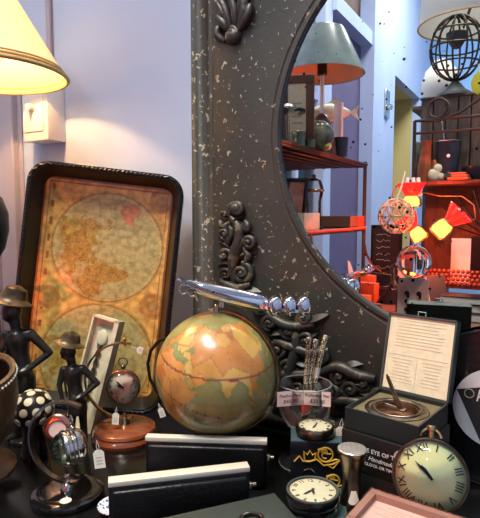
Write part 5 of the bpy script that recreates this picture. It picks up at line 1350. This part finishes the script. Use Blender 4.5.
def etagere():
    Y0 = -.66; D = .34
    a = VY(413, 183, Y0); x0 = a.x; z1 = a.z; W = .95
    zlow = VY(440, 286, Y0).z; zt1 = VY(450, 131, Y0).z; zt2 = VY(450, 118, Y0).z
    t = thing('display_shelf', 'iron and wood shelf glowing red from the lamps at the right of the mirror', 'shelf', (x0, Y0, ZR), 0)
    q = lambda z: z-ZR
    for x in (0, W):
        part('post', B().tube([(x, 0, 0), (x, 0, q(zt2)+.0)], .008, 8), 'wire', t); part('post', B().tube([(x, -D, 0), (x, -D, q(zt2)+.0)], .008, 8), 'wire', t)
    part('upper_shelf', B().box((W, D, .016), (W/2, -D/2, q(z1)), .003), 'redplank', t)
    part('lower_shelf', B().box((W, D, .016), (W/2, -D/2, q(zlow)), .003), 'redplank', t)
    part('back_panel', B().box((W, .014, q(z1)-q(zlow)), (W/2, -D+.012, (q(z1)+q(zlow))/2)), 'redplank', t, 'red-brown boarded back')
    b = B()
    for z in (zt1, zt2): b.tube([(0, 0, q(z)), (W, 0, q(z))], .006, 8)
    part('rail', b, 'wire', t)
    sp = []
    cx, cz = .10, q(zt2)+.055
    for i in range(40):
        f = i/39; aa = -PI/2+f*2.6*PI; r = .052*(1-.35*f); sp.append((cx+r*math.cos(aa), 0, cz+r*math.sin(aa)-.01))
    part('scroll', B().tube([(.0, 0, q(zt2)), (.05, 0, q(zt2)-.004)]+sp, .006, 8).tube([(.10, 0, q(zt2)-.006), (.19, 0, q(zt2)+.02), (.30, 0, q(zt2)+.09), (.42, 0, q(zt2)+.15)], .006, 8), 'wire', t, 'curled iron scroll rail')
    b = B()
    for i in range(46):
        for j in range(4): b.sphere(.0095, (.02+i*.02+.010*(j % 2), .006, q(zlow)+.017+j*.018), u=10, v=6)
    part('bead_trim', b, 'beads', t, 'rows of amber beads along the lower shelf')
    b = B()
    for k in range(9):
        aa = R_(15+k*18); b.tube([(.30, -D+.024, q(z1)-.26), (.30+.28*math.cos(aa), -D+.024, q(z1)-.26+.24*math.sin(aa))], .003, 5)
    b.tube(arc((.30, -D+.024, q(z1)-.26), .2, 0, 180, 24), .003, 5)
    part('fan_spokes', b, 'copper', t, 'fan of thin ribs against the back')
    # things on and around it --------------------------------------------------
    zs = z1+.009
    def at(px, dy, z=zs): p = VY(px, 180, Y0+dy); return Vector((p.x, Y0+dy, z))
    p = at(447, -.115); r = .058; h = VY(447, 143, Y0-.16).z-zs
    c = thing('tumbler_cup', 'charcoal enamel cup with a straw on the red-lit display shelf', 'cup', p, 0)
    part('cup_body', B().lathe([(0, 0), (r*.78, 0), (r, h), (r-.004, h), (r*.75, .006), (0, .006)], 36), 'cupblack', c); part('rim', B().tube([(r*math.cos(i*PI/16), r*math.sin(i*PI/16), h) for i in range(32)], .003, 6, True), 'nickel', c)
    part('dot', B().cyl(.008, .002, 16, TR(.01, r*.92, h*.62) @ RX(-85)), 'paper', c, 'white dot')
    solo('drinking_straw', B().tube([(.01, 0, 0), (-.03, .01, h+.09)], .004, 8), 'nickel', 'grey straw standing in the charcoal enamel cup', 'straw', p+Vector((0, 0, .008)))
    p = at(477, -.095); solo('dark_bowl', B().lathe([(0, 0), (.04, 0), (.066, .045), (.070, .062), (.066, .062), (.04, .008), (0, .006)], 40), 'cupblack', 'wide dark bowl at the right end of the red-lit shelf', 'bowl', p)
    # leather sheath, pale bone-like paper, small jar
    p = at(423, -.085)
    solo('leather_glove', B().lathe([(0, 0), (.024, 0), (.03, .03), (.034, .08), (.026, .13), (.022, .17), (.028, .19), (.02, .192), (0, .19)], 20, Matrix.Diagonal((1, .6, 1, 1)) @ RY(4)).tube([(.02, 0, .03), (.045, 0, .05), (.055, 0, .08), (.05, 0, .10)], [.014, .013, .012, .008], 10), 'leather', 'tan leather glove standing at the left end of the red-lit shelf', 'glove', p, 10)
    p = at(417, -.18)
    solo('striped_cushion', B().box((.03, .10, .2), (0, 0, .1), .014, seg=4), pm('grey_green_stripe', srgb(120, 128, 104), .8, col2=srgb(84, 88, 76), scale=40), 'grey-green roll at the left edge of the red-lit shelf', 'roll', p, 0)
    p = at(434, -.075); solo('crumpled_paper', B().sphere(.03, (0, 0, .03), (1, .7, 1.1), u=12, v=8).sphere(.022, (.015, .004, .06), (1, .6, 1), u=10, v=6).sphere(.02, (.03, 0, .02), u=10, v=6), 'cream', 'crumpled cream paper figure at the front of the red-lit shelf', 'paper', p)
    p = at(449, -.03)
    solo('small_jar', B().lathe([(0, 0), (.018, 0), (.026, .014), (.022, .03), (.014, .034), (.016, .04), (0, .04)], 24), 'cupblack', 'tiny dark jar in front of the charcoal enamel cup', 'jar', p)
    p = at(459, -.02)
    solo('folded_cloth', B().box((.09, .05, .012), (0, 0, .006), .004).box((.07, .04, .012), (.005, 0, .018), .004).box((.08, .03, .010), (-.01, .0, .029), .004, rot=None), 'orangebox', 'folded orange cloth at the front of the red-lit shelf', 'cloth', p, 8)
    # slatted crate above, stone lamp base, cage, vase, lampshade
    zc = zt2+.008
    ytop = VY(455, 97, Y0-.2).z
    cr = thing('slatted_crate', 'dark wooden slatted crate behind the cup on the display shelf', 'crate', Vector((VY(466, 120, Y0-.26).x, Y0-.26, zs)), 0)
    hw = .20; hc = ytop-zs
    b = B()
    for i in range(7): b.box((.052, .012, hc), (-hw+.03+i*.057, .06, hc/2), .003)
    for i in range(7): b.box((.052, .012, hc), (-hw+.03+i*.057, -.06, hc/2), .003)
    part('slats', b, 'plank', cr)
    part('side_panel', B().box((.012, .11, hc), (-hw+.006, 0, hc/2)).box((.012, .11, hc), (hw-.006+.0, 0, hc/2)), 'plank', cr)
    part('crate_lid', B().box((hw*2+.01, .14, .012), (0, 0, hc+.006), .003), 'plank', cr)
    zt = zs+hc+.012
    cp = VY(456, 60, Y0-.26); cx = cp.x
    sc_ = 2.55
    cg = thing('cage_lamp', 'lamp with a black wire sphere, dark stone base and white drum shade', 'lamp', Vector((cx, Y0-.26, zt)), 0)
    dd = dep(flip(Vector((cx, Y0-.26, zt)))); zcen = VY(456, 48, Y0-.26).z-zt; R = S(25, dd)
    part('base', B().lathe([(0, 0), (.09, 0), (.085, .012), (.05, .035), (.02, .07), (.012, .09), (.012, zcen-R), (0, zcen-R)], 24), 'slab', cg)
    b = B()
    for k in range(6):
        aa = k*PI/6
        b.tube([(R*math.cos(u*PI/16)*math.cos(aa), R*math.cos(u*PI/16)*math.sin(aa), zcen+R*1.25*math.sin(u*PI/16)) for u in range(32)], .0048, 6, True)
    for zz in (-.5, 0, .5):
        r2 = R*math.sqrt(1-zz*zz); b.tube([(r2*math.cos(u*PI/16), r2*math.sin(u*PI/16), zcen+R*1.25*zz) for u in range(32)], .0045, 6, True)
    part('wire_cage', b, 'wire', cg, 'black wire sphere')
    part('inner_cup', B().lathe([(0, zcen+.0), (.02, zcen+.0), (.05, zcen+.05), (.05, zcen+.07), (0, zcen+.06)], 24), 'slab', cg)
    zsd = VY(476, 24, Y0-.26).z-zt; sx = VY(478, 24, Y0-.26).x-cx; Rs = S(48, dd)
    part('lamp_shade', B().lathe([(Rs, zsd), (Rs*.86, zsd+.34), (Rs*.86-.003, zsd+.34), (Rs-.003, zsd)], 56, TR(sx*.6, 0, 0)), 'shade_w', cg, 'white drum shade')
    part('shade_rim', B().tube([(Rs*math.cos(i*PI/28)+sx*.6, Rs*math.sin(i*PI/28), zsd) for i in range(56)], .004, 6, True), 'braid', cg)
    part('lamp_stem', B().tube([(0, 0, zcen+R*1.2), (sx*.3, 0, zsd-.01), (sx*.6, 0, zsd+.08)], .007, 8).tube([(sx*.6-Rs*.86, 0, zsd+.333), (sx*.6+Rs*.86, 0, zsd+.333)], .003, 6).tube([(sx*.6, 0, zsd+.08), (sx*.6, 0, zsd+.333)], .004, 6), 'wire', cg)
    part('light_bulb', B().sphere(.028, (sx*.6, 0, zsd+.11)), 'bulbdim', cg)
    p = VY(438, 85, Y0-.30); 
    # white round vase behind the crate on a tall pedestal
    pv = VY(441, 84, -1.35); dv = dep(flip(pv)); rv = S(19, dv)
    pd = thing('pedestal', 'slim dark pedestal behind the display shelf, carrying the white round vase', 'pedestal', Vector((pv.x, -1.35, 0)), 0)
    zb = pv.z-rv*1.25
    part('pedestal_top', B().box((.26, .26, .025), (0, 0, zb-.0125), .003), 'plank', pd); part('column', B().box((.14, .14, zb-.065), (0, 0, .04+(zb-.065)/2)), 'plank', pd); part('foot', B().box((.24, .24, .04), (0, 0, .02), .003), 'plank', pd)
    solo('white_vase', B().lathe([(0, 0), (rv*.5, 0), (rv*.85, rv*.5), (rv, rv*1.2), (rv*.8, rv*1.9), (rv*.45, rv*2.3), (rv*.4, rv*2.45), (rv*.35, rv*2.45), (rv*.4, rv*2.2), (0, rv*2.1)], 40), 'paper', 'large white round vase behind the black wire sphere', 'vase', Vector((pv.x, -1.35, zb)))
    p = VY(478, 83, Y0-.02)
    solo('green_tag', B().lathe([(0, -.05), (.02, -.035), (.03, 0), (.02, .035), (0, .05)], 20, Matrix.Diagonal((1, .12, 1, 1))).tube([(0, 0, .05), (.0, -.01, .08), (-.02, -.05, .10)], .0015, 5), 'leaf', 'yellow-green leaf-shaped tag at the right edge of the reflection', 'tag', p)
    # red glass lamps hanging under the upper shelf
    def redlamp(bpx, bpy_, tpx, tpy, dy, lab, k=1.0):
        bell, thr = VY(bpx, bpy_, Y0+dy), VY(tpx, tpy, Y0+dy)
        ax = (thr-bell).normalized(); ln = (thr-bell).length
        t = thing('red_lantern', lab, 'lamp', bell, 0, group='lit red glass lamps'); 
        q = Vector((0, 0, 1)).rotation_difference(ax).to_euler(); t.rotation_euler = q
        rf = lambda r, z, a: ((r*(1+.10*math.sin(10*a)) if r > .05*k and z < .0 else r), z)
        part('glass_bell', B().lathe([(.03*k, ln*.42), (.042*k, ln*.2), (.056*k, -.01), (.072*k, -.034), (.070*k, -.036), (.052*k, -.012), (.038*k, ln*.2), (.026*k, ln*.42)], 60, None, rf), 'redglass', t, 'ruffled red glass bell')
        part('lit_glass', B().lathe([(0, ln*.38), (.036*k, ln*.38), (.054*k, ln*.68), (.058*k, ln*1.2), (.044*k, ln*1.36), (0, ln*1.38)], 32), 'amberglass', t, 'glowing amber glass')
        part('lit_core', B().lathe([(0, ln*.42), (.030*k, ln*.44), (.043*k, ln*.7), (.046*k, ln*1.15), (.034*k, ln*1.27), (0, ln*1.29)], 24), 'glow', t, 'glowing yellow core')
        part('collar', B().lathe([(.034*k, ln*.36), (.036*k, ln*.36), (.036*k, ln*.44), (.034*k, ln*.44)], 24), 'copper', t)
        part('cord', B().tube([(0, 0, -.0), (0, 0, -.036)]+[t.matrix_basis.inverted() @ (Matrix.Translation(bell).inverted() @ Matrix.Translation(bell) @ Vector((bell.x+(x0+.05-bell.x)*f*.3, bell.y-.02*f, bell.z+.05+(z1-.008-bell.z-.05)*f))) for f in (.5, 1.0)] if False else [(0, 0, ln*.38), (0, 0, -.02), (.004, 0, -.05)], .005, 8), 'wire', t)
        ld = bpy.data.lights.new('red_lantern_light', 'POINT'); ld.energy = 5.2; ld.color = (1, .13, .04); ld.shadow_soft_size = 0
        o = bpy.data.objects.new('red_lantern_light', ld); COL.objects.link(o); o.location = thr+Vector((0, .085, 0))+ax*.02
    redlamp(411, 191, 411, 203, .085, 'topmost of the three lit red glass lamps, its ruffled bell upward', .8)
    redlamp(455, 217, 440, 230, .075, 'rightmost lit red glass lamp, its ruffled bell tilted to the upper right', .8)
    redlamp(410, 224, 419, 236, .13, 'lowest lit red glass lamp, just above the crystal ball', .7)
    # cord bundle above
    b = B()
    for k, (px, py) in enumerate(((407, 172), (413, 172), (418, 174))):
        a_, c_ = VY(px, 178, Y0+.03), VY(px+2, 195, Y0+.05); b.tube([a_, c_], .009, 10)
    solo('lamp_fittings', b, 'paper', 'three pale lamp fittings hanging at the top of the red lamps', 'fitting')
    a_ = VY(414, 190, Y0+.02)
    b = B(); pts = [VY(x, y, Y0-.07) for x, y in ((413, 190), (440, 196), (462, 196), (474, 205), (476, 219), (466, 222), (455, 216))]
    b.tube(pts, .004, 8); b.tube([VY(x, y, Y0-.06) for x, y in ((412, 186), (396, 186), (392, 196), (400, 216), (408, 222))], .004, 8)
    solo('copper_cord', b, 'copper', 'looping copper-coloured cord beside the red lamps', 'cord')
    # woven cane ball
    pb = VY(396, 216, Y0+.27); rb = S(17, dep(flip(pb)))
    t = thing('woven_ball', 'round woven cane ball hanging left of the red lamps', 'ball', pb, 0)
    bm = B(); bmesh.ops.create_icosphere(bm.bm, subdivisions=2, radius=rb)
    ed = [(e.verts[0].co.copy(), e.verts[1].co.copy()) for e in bm.bm.edges]; bm.bm.free(); bm = B()
    for e0, e1 in ed: bm.tube([e0, (e0+e1).normalized()*rb*1.03, e1], rb*.045, 5)
    part('weave', bm, 'rattan', t)
    part('hanging_cord', B().tube([(0, 0, rb), (.01, -.03, rb*1.6), tuple(VY(405, 172, Y0+.02)-pb)], .004, 6), 'rattan', t)
    # cards on the lower shelf
    p = VY(461, 248, Y0-.10); zz = zlow+.008
    solo('white_card', B().box((.085, .006, p.z-zz+.045), (0, 0, (p.z-zz+.045)/2), .001), 'paper', 'white card standing at the back of the red-lit lower shelf', 'card', Vector((p.x, Y0-.10, zz)))
    # chalkboard left of the shelf
    pc = VY(386, 255, -.92)
    cb = thing('chalkboard', 'small chalkboard with scribbles left of the red lamps', 'chalkboard', Vector((pc.x, -.92, ZR)), 0)
    h = VY(386, 225, -.92).z-ZR
    part('board', B().box((.15, .012, h), (0, 0, h/2)), 'chalk', cb); b = B(); rr = random.Random(3)
    for k in range(6): b.tube([(-.05+i*.012, .0075, h-.05-k*.035+rr.uniform(-.008, .008)) for i in range(7)], .0016, 5)
    part('scribbles', b, 'greyink', cb)
    part('border', B().box((.15, .02, .012), (0, 0, h-.006)).box((.012, .02, h), (-.075, 0, h/2)).box((.012, .02, h), (.075, 0, h/2)), 'blackwood', cb)
etagere()

def side_table_goods():
    def at(px, py, Y): p = VY(px, py, Y); return Vector((p.x, Y, ZR)), p.z-ZR
    # crystal ball on a riveted plate stand
    Y = -.29
    p, zb = at(414, 262, Y); d = dep(flip(p+Vector((0, 0, zb)))); r = S(16, d)
    t = thing('crystal_ball', 'clear crystal ball held in a clamp on top of the pierced steel plate', 'crystal ball', p+Vector((0, 0, zb)), 0)
    part('ball', B().sphere(r, u=40, v=24), 'crystal', t)
    part('top_finial', B().sphere(r*.14, (0, 0, r*1.08), u=12, v=8), 'nickel', t)
    part('ball_ring', B().tube([(r*1.02*math.cos(i*PI/20), 0, r*1.02*math.sin(i*PI/20)) for i in range(40)], .003, 6, True), 'nickel', t)
    st = thing('steel_plate_stand', 'upright pierced steel plate with six slots below the crystal ball', 'stand', p, 0)
    hp = zb-r*1.03; w = S(29, d)
    pl = part('plate', B().prism([(-w/2-.004, 0), (w/2+.004, 0), (w/2, hp), (-w/2, hp)], -.006, .006), 'greysteel', st, smooth=False)
    b = B()
    for i in (-1, 1):
        for k in range(3):
            b.cyl(w*.085, .004, 16, TR(i*w*.2, .009, hp*(.62-.21*k)) @ RX(90)); b.box((w*.09, .004, w*.16), (i*w*.2+w*.04, .007, hp*(.62-.21*k)-w*.08))
    part('slots', b, 'ink', st, 'dark slots')
    part('foot', B().box((w*1.2, .09, .008), (0, -.03, .004), .002), 'greysteel', st)
    part('clamp_arm', B().tube([(-w*.45, -.012, hp*.6), (-w*.75, -.03, hp*.85), (-w*.8, -.03, hp+r*.6), (-w*.62, -.02, hp+r*.8)], .009, 8), 'bronze', st, 'dark clamp arm')
    # orange cartons
    for k, (px, Yk, w, dp, h, rz, lab, m) in enumerate((
        (354, -.40, .13, .09, .055, 6, 'lowest orange carton on the side table in the mirror', 'orangebox'),
        (364, -.62, .10, .08, .12, -4, 'tall orange carton at the back left of the side table', 'orangebox'),
        (366, -.50, .10, .07, .10, 3, 'middle orange carton beside the dark bucket', 'orangebox'),
        (372, -.27, .08, .06, .045, -5, 'small brown carton in front of the orange cartons', 'browncard'),
        (332, -.36, .09, .09, .04, 5, 'brown carton at the left end of the side table', 'browncard'))):
        p, _ = at(px, 290, Yk)
        t = thing('carton', lab, 'box', p, rz); part('carton_body', B().box((w, dp, h), (0, 0, h/2), .002), m, t); part('flap', B().box((w*.98, dp*.5, .004), (0, dp*.24, h+.002), .001), m, t)
    p, _ = at(389, 300, -.58); h = VY(389, 288, -.58).z-ZR
    t = thing('dark_bucket', 'small dark bucket left of the pierced steel plate', 'bucket', p, 0); part('bucket_body', B().lathe([(0, 0), (.042, 0), (.052, h), (.048, h), (.04, .005), (0, .005)], 32), 'cupblack', t); part('rim', B().tube([(.051*math.cos(i*PI/16), .051*math.sin(i*PI/16), h) for i in range(32)], .003, 6, True), 'cupblack', t)
    p, _ = at(400, 280, -.60); h = VY(398, 268, -.60).z-ZR
    t = thing('cream_bottle', 'cream bottle between the cane ball and the pierced steel plate', 'bottle', p, 0); part('bottle_body', B().lathe([(0, 0), (.024, 0), (.026, h*.6), (.012, h*.8), (.011, h*.94), (0, h*.94)], 28), 'pinkpaper', t); part('stopper', B().cyl(.013, h*.08, 20, TR(0, 0, h*.93), bev=.002), 'cream', t)
    # metal scroll stand, the diagonal bars
    p, _ = at(380, 282, -.40)
    solo('iron_trestle', B().tube([(-.10, 0, .16), (.08, 0, .15)], .006, 8).tube([(-.03, 0, .0), (.075, 0, .145)], .006, 8).tube([(.08, 0, 0), (.08, 0, .155)], .007, 8).tube([(-.10, 0, 0), (-.10, 0, .165)], .007, 8), 'wire', 'thin iron trestle beside the orange cartons', 'trestle', p, 10)
    # books
    zz = ZR
    stack = (('lowest book of the pile at the right of the side table', 'plank', .17, .12, .035, 2), ('middle cream-edged book of the pile at the right', 'browncard', .165, .12, .032, -3), ('top dark book of the pile at the right', 'blackleather', .16, .115, .028, 4))
    p0, _ = at(463, 300, -.36)
    z = 0
    for lab, m, w, dp, h, rz in stack:
        t = thing('book', lab, 'book', p0+Vector((0, 0, z)), rz, group='pile of books on the side table')
        part('cover', B().box((w, dp, .004), (0, 0, .002), .001).box((w, dp, .004), (0, 0, h-.002), .001).box((w, .004, h), (0, -dp/2+.002, h/2), .001), m, t)
        part('page_block', B().box((w-.008, dp-.008, h-.008), (0, .002, h/2)), 'paper', t); z += h+.0005
    p, _ = at(440, 300, -.46); h = .16
    t = thing('leaning_book', 'white book leaning beside the pile of books', 'book', p+Vector((0, 0, .0)), 35, 0, -14)
    part('cover', B().box((.02, .10, h), (0, 0, h/2), .002), 'browncard', t); part('page_block', B().box((.014, .102, h-.008), (0, .0018, h/2)), 'paper', t)
    p, _ = at(447, 316, -.25)
    t = thing('grey_teal_box', 'grey-teal box in front of the leaning white book', 'box', p, 4); part('box_body', B().box((.135, .05, .055), (0, 0, .0275), .002), 'teal', t); part('latch', B().box((.02, .004, .012), (0, .026, .035), .001), 'bronze', t)
    # second silver plane behind the orange cartons
    p, _ = at(322, 270, -.30)
    s2 = thing('plane_stand', 'thin stand carrying the second silver aeroplane on the side table', 'stand', Vector((-.66, -.28, ZR)), 0)
    zz = VY(326, 272, -.28).z-ZR
    part('foot', B().cyl(.03, .008, 28, bev=.002), 'blackwood', s2); part('rod', B().cyl(.004, zz-.012, 12), 'nickel', s2)
    airplane(Vector((-.66, -.28, ZR+zz)), 'second silver model aeroplane with an upright tail fin, seen low in the mirror', -75, 0, fin=True)
side_table_goods()

# wall latch plate
p = VX(386, 104, XL)
t = thing('lock_plate', 'steel lock plate on the pale blue wall beside the tan passage', 'lock', (XL, p.y, p.z), 90)
part('plate', B().box((.16, .02, .28), (0, -.01, 0), .006), 'nickel', t); part('lever', B().cyl(.03, .05, 20, TR(.02, -.07, -.04) @ RX(-90), bev=.006), 'nickel', t)

# ------------------------------------------------------------------ light
def lights():
    def ceil(x, y, sx, sy, e, col, lab):  # unseen ceiling panels, added as fill light for the closed room
        t = thing('added_ceiling_fill', lab, 'light', (x, y, ZC-.1), 0)
        part('housing', B().box((sx+.06, sy+.06, .06), (0, 0, .06), .01), 'ceil', t)
        part('hanger', B().tube([(0, 0, .06), (0, 0, .1)], .01), 'ceil', t)
        part('diffuser', B().box((sx, sy, .012), (0, 0, .028)), 'fill_glow', t)
        l = bpy.data.lights.new('added_ceiling_fill_glow', 'AREA'); l.shape = 'RECTANGLE'; l.size = sx; l.size_y = sy; l.energy = e; l.color = col
        o = bpy.data.objects.new('added_ceiling_fill_glow', l); COL.objects.link(o); o.location = (x, y, ZC-.13)
    ceil(-.35, -.80, 1.0, .5, 98, (1, .95, .88), 'unseen fill panel added at the ceiling over the aisle')
    ceil(-.3, -3.6, 1.2, .6, 110, (.95, .98, 1), 'unseen fill panel added at the ceiling over the back of the shop')
    for sp, aim, en, col, lab in ((Vector((-.80, .15, 3.1)), Vector((-.30, .66, .95)), 130, (1, .88, .70), 'black track spotlight on the ceiling above the display table'),
                                 (Vector((.25, .45, 3.1)), Vector((-.30, -.55, 1.05)), 115, (1, .93, .84), 'unseen black spotlight added to brighten the side table')):  # this second spot is added to brighten goods facing the mirror
        t = thing('unseen_spotlight', lab, 'spotlight', sp, 0)
        q = (aim-sp).normalized().to_track_quat('-Z', 'Y').to_matrix().to_4x4()
        part('lamp_head', B().lathe([(.05, 0), (.06, 0), (.05, .14), (0, .15), (0, .14), (.045, .13)], 32, q @ TR(0, 0, .02)), 'blackwood', t)
        part('hanger', B().tube([(0, 0, .15), (0, 0, ZC-sp.z)], .012), 'blackwood', t)
        l = bpy.data.lights.new('unseen_spotlight_glow', 'SPOT'); l.energy = en; l.color = col; l.spot_size = R_(44); l.spot_blend = .7; l.shadow_soft_size = .12
        o = bpy.data.objects.new('unseen_spotlight_glow', l); COL.objects.link(o); o.matrix_world = Matrix.Translation(sp) @ q
    w = bpy.data.worlds.new('daylight'); bpy.context.scene.world = w; w.use_nodes = True
    bg = w.node_tree.nodes['Background']; bg.inputs[0].default_value = (.80, .90, 1, 1); bg.inputs[1].default_value = 1.6
lights()

# ------------------------------------------------------------------ camera
cam = bpy.data.cameras.new('camera'); co = bpy.data.objects.new('camera', cam); COL.objects.link(co)
cam.sensor_fit = 'VERTICAL'; cam.sensor_height = 24; cam.lens = 24*FPX/518; cam.clip_start = .02; cam.clip_end = 60
co.location = CAM
co.matrix_world = Matrix((( Rv.x, Uv.x, -Fv.x, CAM.x), (Rv.y, Uv.y, -Fv.y, CAM.y), (Rv.z, Uv.z, -Fv.z, CAM.z), (0, 0, 0, 1)))
sc = bpy.context.scene; sc.camera = co
sc.view_settings.view_transform = 'Standard'; sc.view_settings.look = 'None'; sc.view_settings.gamma = 1; sc.view_settings.use_curve_mapping = False
sc.view_settings.exposure = 0.0
sc.cycles.max_bounces = 10; sc.cycles.glossy_bounces = 6; sc.cycles.transparent_max_bounces = 16; sc.cycles.transmission_bounces = 8
sc.cycles.caustics_reflective = False; sc.cycles.caustics_refractive = False; sc.cycles.sample_clamp_indirect = 6
